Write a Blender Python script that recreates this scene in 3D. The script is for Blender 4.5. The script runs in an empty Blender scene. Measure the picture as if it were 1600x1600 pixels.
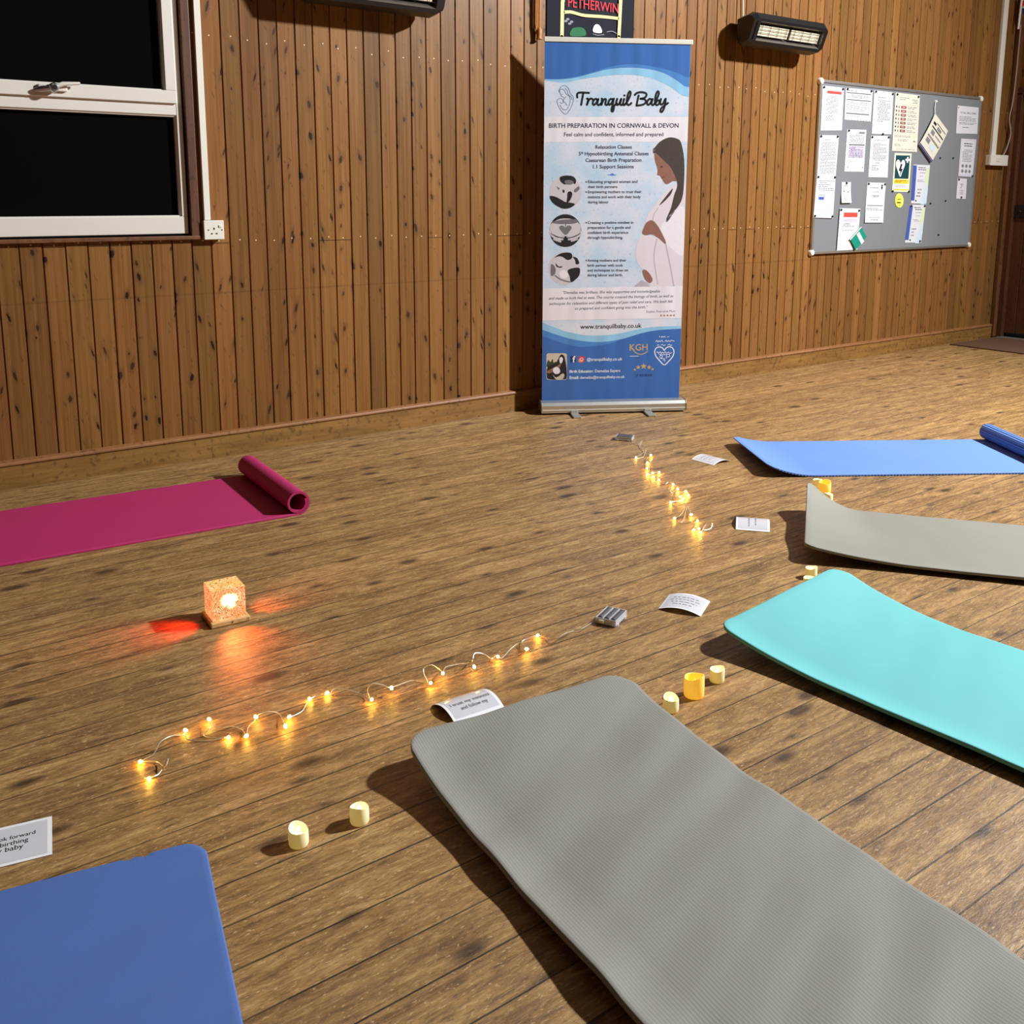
import bpy, bmesh, math, random
from mathutils import Vector, Matrix, noise
from mathutils.geometry import tessellate_polygon
random.seed(7)
S = bpy.context.scene
COL = S.collection
PI = math.pi

# ---------------------------------------------------------------- camera
FPX, CX, CY, CAMH = 1546.19, 800.0, 585.0, 1.21
RT = Vector((0.8058, -0.5921, 0.0027)); UP = Vector((0.1031, 0.1447, 0.9841)); FW = Vector((0.5831, 0.7927, -0.1776))
cam = bpy.data.cameras.new('camera'); cam_o = bpy.data.objects.new('camera', cam); COL.objects.link(cam_o)
m = Matrix((RT, UP, -FW)).transposed()
cam_o.matrix_world = Matrix.Translation((0, 0, CAMH)) @ m.to_quaternion().to_matrix().to_4x4()
cam.sensor_width = 36.0; cam.sensor_fit = 'HORIZONTAL'
cam.lens = FPX / 1600 * 36.0
cam.shift_y = (CY - 800.0) / 1600.0
cam.clip_start = 0.02
S.camera = cam_o
S.view_settings.view_transform = 'Standard'; S.view_settings.look = 'None'
S.view_settings.exposure = 0.0; S.view_settings.gamma = 1.0
S.view_settings.use_curve_mapping = False
S.cycles.use_denoising = True
S.cycles.max_bounces = 8
S.cycles.caustics_reflective = False; S.cycles.caustics_refractive = False

# ---------------------------------------------------------------- world, hall floodlight and added fill light
w = bpy.data.worlds.new('night'); S.world = w; w.use_nodes = True
w.node_tree.nodes['Background'].inputs[0].default_value = (0.004, 0.0045, 0.006, 1)
w.node_tree.nodes['Background'].inputs[1].default_value = 1.0

def lamp(name, typ, loc, power, col, size, target=None):
    l = bpy.data.lights.new(name, typ); l.energy = power; l.color = col
    if typ == 'AREA':
        l.shape = 'DISK'; l.size = size
    else:
        l.shadow_soft_size = size
    o = bpy.data.objects.new(name, l); COL.objects.link(o); o.location = loc
    if target is not None:
        o.rotation_euler = (Vector(target) - Vector(loc)).to_track_quat('-Z', 'Y').to_euler()
    return o
fl_ = lamp('hall_floodlight', 'SPOT', (7.2, -0.1, 4.75), 4100, (0.955, 0.985, 1.0), 0.17, (1.2, 1.4, 0.0))
fl_.data.spot_size = math.radians(172); fl_.data.spot_blend = 1.0
lamp('added_fill_light', 'AREA', (1.2, -1.2, 4.6), 4, (0.96, 0.98, 1.0), 1.2, (1.2, 1.0, 0))  # weak fill added out of view, not a real ceiling fixture

# ---------------------------------------------------------------- from photo to place
D = 4.452                                            # the long wall
CAM = Vector((0, 0, CAMH))
def ray(x, y): return RT * ((x - CX) / FPX) - UP * ((y - CY) / FPX) + FW
def F(x, y, z=0.0):
    d = ray(x, y); return CAM + d * ((z - CAMH) / d.z)
def W(x, y, off=0.0):
    d = ray(x, y); return CAM + d * ((D - off) / d.y)

# ---------------------------------------------------------------- mesh builder
class MB:
    def __init__(s): s.v = []; s.f = []; s.mi = []; s.uv = {}; s.mats = []
    def mat(s, m):
        if m not in s.mats: s.mats.append(m)
        return s.mats.index(m)
    def add(s, vs, fs, m, uvs=None):
        b = len(s.v); i = s.mat(m); s.v += [tuple(p) for p in vs]
        for f in fs:
            if uvs: s.uv[len(s.f)] = [uvs[k] for k in f]
            s.f.append([b + k for k in f]); s.mi.append(i)
    def box(s, c, d, m, rot=None, bev=0):
        x, y, z = d[0] / 2, d[1] / 2, d[2] / 2
        bm = bmesh.new(); bmesh.ops.create_cube(bm, size=1)
        bmesh.ops.scale(bm, vec=d, verts=bm.verts)
        if bev: bmesh.ops.bevel(bm, geom=bm.edges[:], offset=bev, segments=3, affect='EDGES', profile=0.5)
        M = Matrix.Translation(c) @ (rot.to_4x4() if rot else Matrix.Identity(4))
        vs = [M @ v.co for v in bm.verts]; bm.verts.index_update()
        fs = [[v.index for v in f.verts] for f in bm.faces]; bm.free()
        s.add(vs, fs, m)
    def tube(s, pts, r, m, seg=8, closed=False):
        pts = [Vector(p) for p in pts]; n = len(pts); vs = []; fs = []
        prev = None
        for i, p in enumerate(pts):
            t = (pts[min(i + 1, n - 1)] - pts[max(i - 1, 0)])
            t = t.normalized() if t.length > 1e-9 else Vector((0, 0, 1))
            if prev is None: a = t.orthogonal().normalized()
            else:
                a = prev - t * prev.dot(t)
                a = a.normalized() if a.length > 1e-6 else t.orthogonal().normalized()
            prev = a; b = t.cross(a); rr = r[i] if isinstance(r, (list, tuple)) else r
            for k in range(seg):
                an = 2 * PI * k / seg; vs.append(p + (a * math.cos(an) + b * math.sin(an)) * rr)
        for i in range(n - 1):
            for k in range(seg):
                k2 = (k + 1) % seg; fs.append([i * seg + k, i * seg + k2, (i + 1) * seg + k2, (i + 1) * seg + k])
        fs.append(list(range(seg))[::-1]); fs.append([(n - 1) * seg + k for k in range(seg)])
        s.add(vs, fs, m)
    def lathe(s, prof, m, c=(0, 0, 0), seg=32, wob=None):
        vs = []; fs = []; n = len(prof); c = Vector(c)
        for i, (r, z) in enumerate(prof):
            for k in range(seg):
                an = 2 * PI * k / seg; dz = wob(i, an) if wob else 0
                vs.append(c + Vector((r * math.cos(an), r * math.sin(an), z + dz)))
        for i in range(n - 1):
            for k in range(seg):
                k2 = (k + 1) % seg; fs.append([i * seg + k, i * seg + k2, (i + 1) * seg + k2, (i + 1) * seg + k])
        fs.append([k for k in range(seg)][::-1]); fs.append([(n - 1) * seg + k for k in range(seg)])
        s.add(vs, fs, m)
    def prism(s, prof, x0, x1, m, ax=0):
        """profile of (a,b) swept along x from x0 to x1; (a,b) are y,z"""
        n = len(prof); vs = [(x0, a, b) for a, b in prof] + [(x1, a, b) for a, b in prof]
        fs = [[k, (k + 1) % n, n + (k + 1) % n, n + k] for k in range(n)]
        tri = tessellate_polygon([[Vector((a, b, 0)) for a, b in prof]])
        fs += [list(t) for t in tri] + [[n + k for k in t[::-1]] for t in tri]
        s.add(vs, fs, m)
    def poly(s, pts3, m):
        pts3 = [Vector(p) for p in pts3]
        tri = tessellate_polygon([pts3]); s.add(pts3, [list(t) for t in tri], m)
    def build(s, name, parent=None, loc=(0, 0, 0), rotz=0, smooth=False, recalc=True):
        me = bpy.data.meshes.new(name); me.from_pydata(s.v, [], s.f)
        for m in s.mats: me.materials.append(m)
        me.polygons.foreach_set('material_index', s.mi)
        if s.uv:
            ul = me.uv_layers.new(name='UVMap')
            for p in me.polygons:
                if p.index in s.uv:
                    for li, u in zip(p.loop_indices, s.uv[p.index]): ul.data[li].uv = u
        if recalc:
            bm = bmesh.new(); bm.from_mesh(me); bmesh.ops.recalc_face_normals(bm, faces=bm.faces[:]); bm.to_mesh(me); bm.free()
        if smooth:
            me.polygons.foreach_set('use_smooth', [True] * len(me.polygons))
            me.set_sharp_from_angle(angle=math.radians(40))
        me.update()
        o = bpy.data.objects.new(name, me); COL.objects.link(o)
        o.location = loc; o.rotation_euler = (0, 0, rotz)
        if parent: o.parent = parent
        return o

def tag(o, label=None, cat=None, group=None, kind=None):
    if label: o['label'] = label
    if cat: o['category'] = cat
    if group: o['group'] = group
    if kind: o['kind'] = kind
    return o
def thing(name, label, cat, loc, rotz=0, group=None):
    o = bpy.data.objects.new(name, None); o.empty_display_size = 0.05; COL.objects.link(o)
    o.location = loc; o.rotation_euler = (0, 0, rotz)
    return tag(o, label, cat, group)
def struct(mb, name, smooth=False): return tag(mb.build(name, smooth=smooth), kind='structure')

# ---------------------------------------------------------------- materials
def srgb(r, g, b):
    f = lambda c: (c / 255 / 12.92) if c / 255 <= 0.04045 else ((c / 255 + 0.055) / 1.055) ** 2.4
    return (f(r), f(g), f(b), 1)
class NT:
    def __init__(s, name):
        s.m = bpy.data.materials.new(name); s.m.use_nodes = True; s.t = s.m.node_tree
        s.b = s.t.nodes['Principled BSDF']
    def n(s, typ, **kw):
        nd = s.t.nodes.new(typ)
        for k, v in kw.items():
            if k.startswith('i_'):
                key = k[2:]; key = int(key) if key.isdigit() else key.replace('_', ' ')
                if isinstance(v, bpy.types.NodeSocket): s.t.links.new(v, nd.inputs[key])
                else: nd.inputs[key].default_value = v
            else: setattr(nd, k, v)
        return nd
    def math(s, op, a, b=None, c=None):
        nd = s.t.nodes.new('ShaderNodeMath'); nd.operation = op
        for i, v in enumerate((a, b, c)):
            if v is None: continue
            if isinstance(v, bpy.types.NodeSocket): s.t.links.new(v, nd.inputs[i])
            else: nd.inputs[i].default_value = v
        return nd.outputs[0]
    def mix(s, fac, a, b, mode='MIX'):
        nd = s.t.nodes.new('ShaderNodeMix'); nd.data_type = 'RGBA'; nd.blend_type = mode
        for i, v in ((0, fac), (6, a), (7, b)):
            if isinstance(v, bpy.types.NodeSocket): s.t.links.new(v, nd.inputs[i])
            else: nd.inputs[i].default_value = v
        return nd.outputs[2]
    def ramp(s, fac, stops):
        nd = s.t.nodes.new('ShaderNodeValToRGB'); s.t.links.new(fac, nd.inputs[0])
        cr = nd.color_ramp
        while len(cr.elements) < len(stops): cr.elements.new(0.5)
        for e, (p, c) in zip(cr.elements, stops): e.position = p; e.color = c if len(c) == 4 else (*c, 1)
        return nd.outputs[0]
    def set(s, **kw):
        for k, v in kw.items():
            key = k.replace('_', ' ')
            if isinstance(v, bpy.types.NodeSocket): s.t.links.new(v, s.b.inputs[key])
            else: s.b.inputs[key].default_value = v
        return s
    def bump(s, h, strength=0.3, dist=0.002):
        nd = s.n('ShaderNodeBump', i_Height=h, i_Strength=strength, i_Distance=dist)
        s.t.links.new(nd.outputs[0], s.b.inputs['Normal'])
def plain(name, c, rough=0.6, metal=0, noise_amt=0.08, scale=40, spec=0.5, **kw):
    t = NT(name); tc = t.n('ShaderNodeTexCoord')
    nz = t.n('ShaderNodeTexNoise', i_Vector=tc.outputs['Object'], i_Scale=scale, i_Detail=3.0)
    lo = tuple(x * (1 - noise_amt) for x in c[:3]) + (1,); hi = tuple(min(1, x * (1 + noise_amt)) for x in c[:3]) + (1,)
    t.set(Base_Color=t.mix(nz.outputs[0], lo, hi), Roughness=rough, Metallic=metal, **{'Specular_IOR_Level': spec})
    t.set(**kw)
    return t.m
def glow(name, c, e, strength, rough=0.5, **kw):
    t = NT(name); t.set(Base_Color=c, Emission_Color=e, Emission_Strength=strength, Roughness=rough, **kw); return t.m

def wood_cladding():
    t = NT('varnished pine cladding'); tc = t.n('ShaderNodeTexCoord')
    sp = t.n('ShaderNodeSeparateXYZ', i_0=tc.outputs['Object']); X, Z = sp.outputs[0], sp.outputs[2]
    Yo = sp.outputs[1]
    u = t.math('DIVIDE', t.math('SUBTRACT', t.math('ADD', X, Yo), 0.783 + D), 0.0885)
    bi = t.math('FLOOR', u); fr = t.math('FRACT', u)
    rnd = t.n('ShaderNodeTexWhiteNoise', noise_dimensions='1D', i_W=bi)
    rs = t.n('ShaderNodeSeparateColor', i_0=rnd.outputs['Color'])
    zo = t.math('MULTIPLY', rs.outputs[0], 37.0)
    gv = t.n('ShaderNodeCombineXYZ', i_0=t.math('MULTIPLY', u, 4.0), i_1=t.math('MULTIPLY', bi, 3.7), i_2=t.math('ADD', t.math('MULTIPLY', Z, 0.9), zo))
    g1 = t.n('ShaderNodeTexNoise', i_Vector=gv.outputs[0], i_Scale=1.6, i_Detail=5.0, i_Roughness=0.6, i_Distortion=0.6)
    gv2 = t.n('ShaderNodeCombineXYZ', i_0=t.math('MULTIPLY', u, 22.0), i_1=t.math('MULTIPLY', bi, 3.7), i_2=t.math('ADD', t.math('MULTIPLY', Z, 2.2), zo))
    g2 = t.n('ShaderNodeTexNoise', i_Vector=gv2.outputs[0], i_Scale=1.5, i_Detail=3.0)
    base = t.ramp(g1.outputs[0], [(0.25, srgb(108, 72, 36)), (0.5, srgb(140, 97, 52)), (0.78, srgb(158, 115, 66))])
    base = t.mix(t.math('MULTIPLY', g2.outputs[0], 0.55), base, srgb(104, 68, 34))
    tone = t.math('ADD', 0.74, t.math('MULTIPLY', rs.outputs[1], 0.44))
    base = t.mix(1.0, base, t.n('ShaderNodeCombineColor', i_0=tone, i_1=t.math('MULTIPLY', tone, t.math('ADD', 0.94, t.math('MULTIPLY', rs.outputs[2], 0.08))), i_2=t.math('MULTIPLY', tone, 0.95)).outputs[0], 'MULTIPLY')
    # knots
    kv = t.n('ShaderNodeCombineXYZ', i_0=t.math('ADD', t.math('MULTIPLY', u, 1.7), t.math('MULTIPLY', bi, 5.0)), i_1=t.math('ADD', t.math('ADD', t.math('MULTIPLY', Z, 10.0), zo), t.math('MULTIPLY', t.math('MULTIPLY', t.math('SUBTRACT', rs.outputs[2], 0.5), 4.0), fr)))
    vo = t.n('ShaderNodeTexVoronoi', voronoi_dimensions='2D', i_Vector=kv.outputs[0], i_Scale=1.0, i_Randomness=1.0)
    kc = t.n('ShaderNodeSeparateColor', i_0=vo.outputs['Color'])
    kn = t.n('ShaderNodeTexNoise', i_Vector=tc.outputs['Object'], i_Scale=130.0, i_Detail=3.0)
    kb = t.n('ShaderNodeTexNoise', i_Vector=tc.outputs['Object'], i_Scale=26.0, i_Detail=3.0)
    dist = t.math('ADD', vo.outputs['Distance'], t.math('ADD', t.math('MULTIPLY', t.math('SUBTRACT', kn.outputs[0], 0.5), 0.14), t.math('MULTIPLY', t.math('SUBTRACT', kb.outputs[0], 0.5), 0.22)))
    rad = t.math('MULTIPLY', t.math('MAXIMUM', t.math('SUBTRACT', kc.outputs[0], 0.62), 0.0), 0.46)
    gate = t.math('GREATER_THAN', kc.outputs[0], 0.70)
    k1 = t.n('ShaderNodeMapRange', i_Value=t.math('SUBTRACT', dist, rad), i_1=-0.025, i_2=0.02, i_3=1.0, i_4=0.0)
    k2 = t.n('ShaderNodeMapRange', i_Value=t.math('SUBTRACT', dist, t.math('MULTIPLY', rad, 2.2)), i_1=-0.12, i_2=0.12, i_3=0.55, i_4=0.0)
    big = t.math('GREATER_THAN', kc.outputs[1], 0.62)
    base = t.mix(t.math('MULTIPLY', t.math('MULTIPLY', k2.outputs[0], gate), t.math('MULTIPLY', kb.outputs[0], 1.3)), base, srgb(72, 50, 38))
    base = t.mix(t.math('MULTIPLY', t.math('MULTIPLY', k1.outputs[0], gate), t.math('ADD', 0.78, t.math('MULTIPLY', big, 0.2))), base, srgb(36, 20, 13))
    sm1 = t.n('ShaderNodeTexVoronoi', voronoi_dimensions='2D', i_Vector=t.n('ShaderNodeCombineXYZ', i_0=t.math('ADD', t.math('MULTIPLY', u, 0.9), t.math('MULTIPLY', kb.outputs[0], 0.5)), i_1=t.math('ADD', t.math('MULTIPLY', Z, 4.0), t.math('MULTIPLY', u, 0.5))).outputs[0])
    sc1 = t.n('ShaderNodeSeparateColor', i_0=sm1.outputs['Color'])
    s1 = t.n('ShaderNodeMapRange', i_Value=sm1.outputs['Distance'], i_1=0.06, i_2=0.26, i_3=0.75, i_4=0.0)
    kn2 = t.n('ShaderNodeMapRange', i_Value=kn.outputs[0], i_1=0.4, i_2=0.6, i_3=0.2, i_4=1.0)
    base = t.mix(t.math('MULTIPLY', t.math('MULTIPLY', s1.outputs[0], t.math('GREATER_THAN', sc1.outputs[0], 0.83)), kn2.outputs[0]), base, srgb(74, 56, 46))
    # nail heads on two rows, end joints on some boards, a rubbed line low down
    nx = t.math('ABSOLUTE', t.math('MULTIPLY', t.math('SUBTRACT', fr, t.math('ADD', 0.4, t.math('MULTIPLY', rs.outputs[2], 0.2))), 0.0885))
    for row, dz in ((1.005, 0.012), (1.90, 0.03)):
        nz_ = t.math('ABSOLUTE', t.math('SUBTRACT', Z, t.math('ADD', row, t.math('MULTIPLY', t.math('SUBTRACT', rs.outputs[0], 0.5), dz))))
        dd = t.math('ADD', t.math('POWER', nx, 2.0), t.math('POWER', nz_, 2.0))
        base = t.mix(t.math('LESS_THAN', dd, 0.0030 ** 2), base, srgb(232, 214, 178))
    jz = t.math('ABSOLUTE', t.math('SUBTRACT', Z, 0.994))
    j = t.math('MULTIPLY', t.math('LESS_THAN', jz, 0.0018), t.math('GREATER_THAN', rs.outputs[1], 0.62))
    base = t.mix(t.math('MULTIPLY', j, 0.85), base, srgb(40, 22, 14))
    sn = t.n('ShaderNodeTexNoise', i_Vector=tc.outputs['Object'], i_Scale=9.0, i_Detail=3.0)
    sc = t.n('ShaderNodeMapRange', i_Value=t.math('ABSOLUTE', t.math('SUBTRACT', Z, 0.768)), i_1=0.0, i_2=0.006, i_3=0.6, i_4=0.0)
    base = t.mix(t.math('MULTIPLY', sc.outputs[0], sn.outputs[0]), base, srgb(70, 42, 24))
    t.set(Base_Color=base, Roughness=t.n('ShaderNodeMapRange', i_Value=g1.outputs[0], i_3=0.32, i_4=0.5).outputs[0])
    t.b.inputs['Specular IOR Level'].default_value = 0.2
    t.bump(g2.outputs[0], 0.12, 0.001)
    return t.m

def wood_floor():
    t = NT('worn varnished floorboards'); tc = t.n('ShaderNodeTexCoord')
    sp = t.n('ShaderNodeSeparateXYZ', i_0=tc.outputs['Object']); X, Y = sp.outputs[0], sp.outputs[1]
    wob = t.n('ShaderNodeTexNoise', i_Vector=tc.outputs['Object'], i_Scale=2.0, i_Detail=4.0)
    v = t.math('DIVIDE', t.math('ADD', t.math('SUBTRACT', Y, 1.163), t.math('MULTIPLY', t.math('SUBTRACT', wob.outputs[0], 0.5), 0.004)), 0.1017)
    bi = t.math('FLOOR', v); fr = t.math('FRACT', v)
    rnd = t.n('ShaderNodeTexWhiteNoise', noise_dimensions='1D', i_W=bi); rs = t.n('ShaderNodeSeparateColor', i_0=rnd.outputs['Color'])
    xo = t.math('ADD', X, t.math('MULTIPLY', rs.outputs[0], 43.0))
    def nz(sx, sv, sc, det, ro, di):
        v_ = t.n('ShaderNodeCombineXYZ', i_0=t.math('MULTIPLY', xo, sx), i_1=t.math('MULTIPLY', v, sv), i_2=t.math('MULTIPLY', bi, 5.1))
        return t.n('ShaderNodeTexNoise', i_Vector=v_.outputs[0], i_Scale=sc, i_Detail=det, i_Roughness=ro, i_Distortion=di)
    g1 = nz(2.2, 1.3, 2.0, 7.0, 0.66, 0.8)
    g2 = nz(10.0, 5.0, 2.0, 8.0, 0.74, 0.7)
    g3 = nz(46.0, 12.0, 1.6, 5.0, 0.7, 0.0)
    g4 = nz(5.0, 26.0, 1.6, 6.0, 0.7, 1.2)
    base = t.ramp(g1.outputs[0], [(0.26, srgb(96, 66, 35)), (0.43, srgb(146, 108, 63)), (0.60, srgb(176, 136, 84)), (0.80, srgb(210, 171, 118))])
    tone = t.math('ADD', 0.84, t.math('MULTIPLY', rs.outputs[1], 0.26))
    base = t.mix(1.0, base, t.n('ShaderNodeCombineColor', i_0=tone, i_1=tone, i_2=tone).outputs[0], 'MULTIPLY')
    fl = t.n('ShaderNodeMapRange', i_Value=g2.outputs[0], i_1=0.49, i_2=0.66, i_3=0.0, i_4=0.72)
    base = t.mix(fl.outputs[0], base, srgb(80, 54, 30))
    st = t.n('ShaderNodeMapRange', i_Value=g4.outputs[0], i_1=0.54, i_2=0.68, i_3=0.0, i_4=0.6)
    base = t.mix(st.outputs[0], base, srgb(58, 37, 20))
    hl = t.n('ShaderNodeMapRange', i_Value=g2.outputs[0], i_1=0.46, i_2=0.32, i_3=0.0, i_4=0.75)
    base = t.mix(t.math('MULTIPLY', hl.outputs[0], g1.outputs[0]), base, srgb(226, 190, 138))
    sp3 = t.n('ShaderNodeMapRange', i_Value=g3.outputs[0], i_1=0.58, i_2=0.70, i_3=0.0, i_4=0.6)
    base = t.mix(sp3.outputs[0], base, srgb(56, 36, 20))
    sp4 = t.n('ShaderNodeMapRange', i_Value=g3.outputs[0], i_1=0.42, i_2=0.32, i_3=0.0, i_4=0.75)
    base = t.mix(sp4.outputs[0], base, srgb(222, 188, 138))
    # knots lying along the boards
    kv = t.n('ShaderNodeCombineXYZ', i_0=t.math('MULTIPLY', xo, 3.4), i_1=t.math('ADD', t.math('MULTIPLY', v, 0.8), t.math('MULTIPLY', bi, 3.0)))
    vo = t.n('ShaderNodeTexVoronoi', voronoi_dimensions='2D', i_Vector=kv.outputs[0], i_Scale=1.0)
    kc = t.n('ShaderNodeSeparateColor', i_0=vo.outputs['Color'])
    dist = t.math('ADD', vo.outputs['Distance'], t.math('MULTIPLY', t.math('SUBTRACT', g2.outputs[0], 0.5), 0.12))
    rad = t.math('MULTIPLY', t.math('MAXIMUM', t.math('SUBTRACT', kc.outputs[0], 0.45), 0.0), 0.26)
    k1 = t.n('ShaderNodeMapRange', i_Value=t.math('SUBTRACT', dist, rad), i_1=-0.05, i_2=0.07, i_3=0.85, i_4=0.0)
    base = t.mix(t.math('MULTIPLY', k1.outputs[0], t.math('GREATER_THAN', kc.outputs[0], 0.5)), base, srgb(48, 28, 18))
    # seams and a few end joints
    e = t.math('MINIMUM', fr, t.math('SUBTRACT', 1.0, fr))
    sm = t.n('ShaderNodeMapRange', i_Value=e, i_1=0.008, i_2=0.026, i_3=1.0, i_4=0.0)
    brk = t.n('ShaderNodeMapRange', i_Value=wob.outputs[0], i_1=0.35, i_2=0.55, i_3=0.5, i_4=1.0)
    seam = t.math('MULTIPLY', sm.outputs[0], brk.outputs[0])
    xj = t.math('FRACT', t.math('DIVIDE', xo, 4.1))
    je = t.math('LESS_THAN', t.math('ABSOLUTE', t.math('SUBTRACT', xj, 0.5)), 0.0005)
    base = t.mix(seam, base, srgb(26, 15, 9))
    t.set(Base_Color=base, Roughness=t.n('ShaderNodeMapRange', i_Value=g2.outputs[0], i_1=0.25, i_2=0.7, i_3=0.30, i_4=0.58).outputs[0])
    t.b.inputs['Specular IOR Level'].default_value = 0.62
    h = t.math('ADD', g2.outputs[0], t.math('MULTIPLY', g3.outputs[0], 0.5))
    t.bump(h, 0.8, 0.0018)
    return t.m

def stained_wood(name, a, b, axis=0, rough=0.45, s=1.0):
    t = NT(name); tc = t.n('ShaderNodeTexCoord'); sc = [30.0 * s] * 3; sc[axis] = 2.5 * s
    mp = t.n('ShaderNodeMapping', i_Vector=tc.outputs['Object'], i_Scale=sc)
    g = t.n('ShaderNodeTexNoise', i_Vector=mp.outputs[0], i_Scale=1.0, i_Detail=5.0, i_Roughness=0.65)
    g2 = t.n('ShaderNodeTexNoise', i_Vector=tc.outputs['Object'], i_Scale=45.0, i_Detail=4.0)
    c = t.ramp(g.outputs[0], [(0.25, a), (0.75, b)])
    fl = t.n('ShaderNodeMapRange', i_Value=g2.outputs[0], i_1=0.56, i_2=0.68, i_3=0.0, i_4=0.6)
    c = t.mix(fl.outputs[0], c, tuple(x * 0.45 for x in a[:3]) + (1,))
    t.set(Base_Color=c, Roughness=rough); t.bump(g.outputs[0], 0.15, 0.001); return t.m

M = {}
M['clad'] = wood_cladding(); M['floor'] = wood_floor()
M['skirt'] = stained_wood('scuffed skirting board', srgb(104, 70, 30), srgb(158, 116, 60))
M['bead'] = stained_wood('skirting bead', srgb(120, 78, 42), srgb(160, 110, 68))
M['doorwood'] = stained_wood('dark stained door', srgb(66, 36, 20), srgb(104, 62, 36), 2)
M['trim'] = stained_wood('brown timber trim', srgb(84, 50, 28), srgb(124, 80, 48), 2)
M['plaster'] = plain('dark low bounce surface', srgb(84, 78, 70), 0.9)  # unseen ceiling toned down to cut bounced light
M['darkwall'] = plain('dark low bounce wall', srgb(58, 56, 58), 0.9)  # unseen walls coloured dark to keep bounce out of the shadows
M['upvc'] = plain('white window plastic', srgb(226, 219, 210), 0.35, noise_amt=0.03, scale=8)
M['white'] = plain('white plastic', srgb(232, 228, 216), 0.4, noise_amt=0.03)
M['black'] = plain('black enamel', srgb(17, 17, 19), 0.38)
M['iron'] = plain('black iron', srgb(24, 22, 22), 0.5)
M['dark'] = plain('dark hole', srgb(8, 7, 7), 0.8)
M['chrome'] = plain('polished metal', srgb(205, 205, 205), 0.25, 1.0)
M['alu'] = plain('brushed aluminium', srgb(208, 206, 200), 0.36, 0.85)
M['reflector'] = plain('dull steel reflector', srgb(150, 142, 132), 0.4, 0.8)
M['ceramic'] = plain('cream ceramic plate', srgb(226, 216, 190), 0.7)
M['felt'] = plain('grey noticeboard felt', srgb(120, 123, 128), 0.95, noise_amt=0.06, scale=220)
M['paper'] = plain('white paper', srgb(214, 214, 220), 0.55, noise_amt=0.02)
M['cream'] = plain('cream card', srgb(220, 214, 196), 0.6, noise_amt=0.02)
M['ink'] = plain('grey print', srgb(122, 122, 132), 0.7)
M['ink2'] = plain('dark print', srgb(46, 46, 54), 0.7)
M['red'] = plain('red print', srgb(226, 70, 60), 0.6)
M['maroon'] = plain('maroon print', srgb(140, 44, 50), 0.6)
M['lilac'] = plain('lilac print', srgb(200, 190, 218), 0.6)
M['bluep'] = plain('royal blue print', srgb(66, 88, 170), 0.5)
M['navy'] = plain('navy print', srgb(34, 46, 110), 0.5)
M['sky'] = plain('pale blue print', srgb(196, 214, 228), 0.6)
M['lime'] = plain('lime print', srgb(206, 222, 170), 0.6)
M['aed'] = plain('dark green sign', srgb(24, 68, 74), 0.4)
M['amber'] = plain('amber sign', srgb(250, 200, 60), 0.45)
M['palecream'] = plain('pale yellow sign edge', srgb(250, 246, 206), 0.45)
M['yellow'] = plain('yellow tag', srgb(232, 236, 96), 0.5)
M['teal'] = plain('teal booklet cover', srgb(22, 140, 118), 0.45)
M['tealedge'] = plain('dark booklet edge', srgb(12, 60, 54), 0.6)
M['whitep'] = plain('bright white print', srgb(248, 248, 250), 0.5, noise_amt=0.01)
M['blackp'] = plain('black print', srgb(16, 18, 24), 0.5)

# ---------------------------------------------------------------- room shell
XR, XL, YF, ZC, BW = 8.54, -5.0, -6.0, 5.4, 0.0885
mb = MB(); mb.box(((XL + XR) / 2, (YF + D) / 2, -0.05), (XR - XL + 0.4, D - YF + 0.4, 0.1), M['floor']); struct(mb, 'floor')
mb = MB(); mb.box(((XL + XR) / 2, (YF + D) / 2, ZC + 0.05), (XR - XL + 0.4, D - YF + 0.4, 0.1), M['plaster']); struct(mb, 'ceiling')
mb = MB(); mb.box((XL - 0.05, (YF + D) / 2, ZC / 2), (0.1, D - YF + 0.2, ZC), M['darkwall']); struct(mb, 'wall_left')
mb = MB(); mb.box(((XL + XR) / 2, YF - 0.05, ZC / 2), (XR - XL, 0.1, ZC), M['darkwall']); struct(mb, 'wall_front')

WX0, WX1, WZ0, WZ1 = -0.62, 1.487, 1.030, 2.44           # window opening
def clad_profile(x0, x1):
    pts = []
    k = math.floor((x0 - 0.783) / BW) - 1
    while 0.783 + k * BW < x1 + BW:
        e = 0.783 + k * BW
        pts += [(e - 0.0042, 0.0), (e - 0.0012, 0.0058), (e + 0.0012, 0.0058), (e + 0.0042, 0.0)]
        k += 1
    out = []
    for (xa, oa), (xb, ob) in zip(pts, pts[1:]):
        if xb <= x0 or xa >= x1: continue
        a, oA = (xa, oa) if xa >= x0 else (x0, oa + (ob - oa) * (x0 - xa) / (xb - xa))
        b, oB = (xb, ob) if xb <= x1 else (x1, oa + (ob - oa) * (x1 - xa) / (xb - xa))
        out.append((a, oA, b, oB))
    return out
mb = MB()
def clad_block(x0, x1, z0, z1):
    for a, oa, b, ob in clad_profile(x0, x1):
        mb.add([(a, D + oa, z0), (b, D + ob, z0), (b, D + ob, z1), (a, D + oa, z1)], [[0, 1, 2, 3]], M['clad'])
    mb.add([(x0, D + 0.12, z0), (x1, D + 0.12, z0), (x1, D + 0.12, z1), (x0, D + 0.12, z1)], [[0, 1, 2, 3]], M['plaster'])
clad_block(XL, WX0, 0, ZC); clad_block(WX1, XR, 0, ZC); clad_block(WX0, WX1, 0, WZ0); clad_block(WX0, WX1, WZ1, ZC)
for x in (WX0, WX1): mb.add([(x, D, WZ0), (x, D + 0.12, WZ0), (x, D + 0.12, WZ1), (x, D, WZ1)], [[0, 1, 2, 3]], M['trim'])
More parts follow.
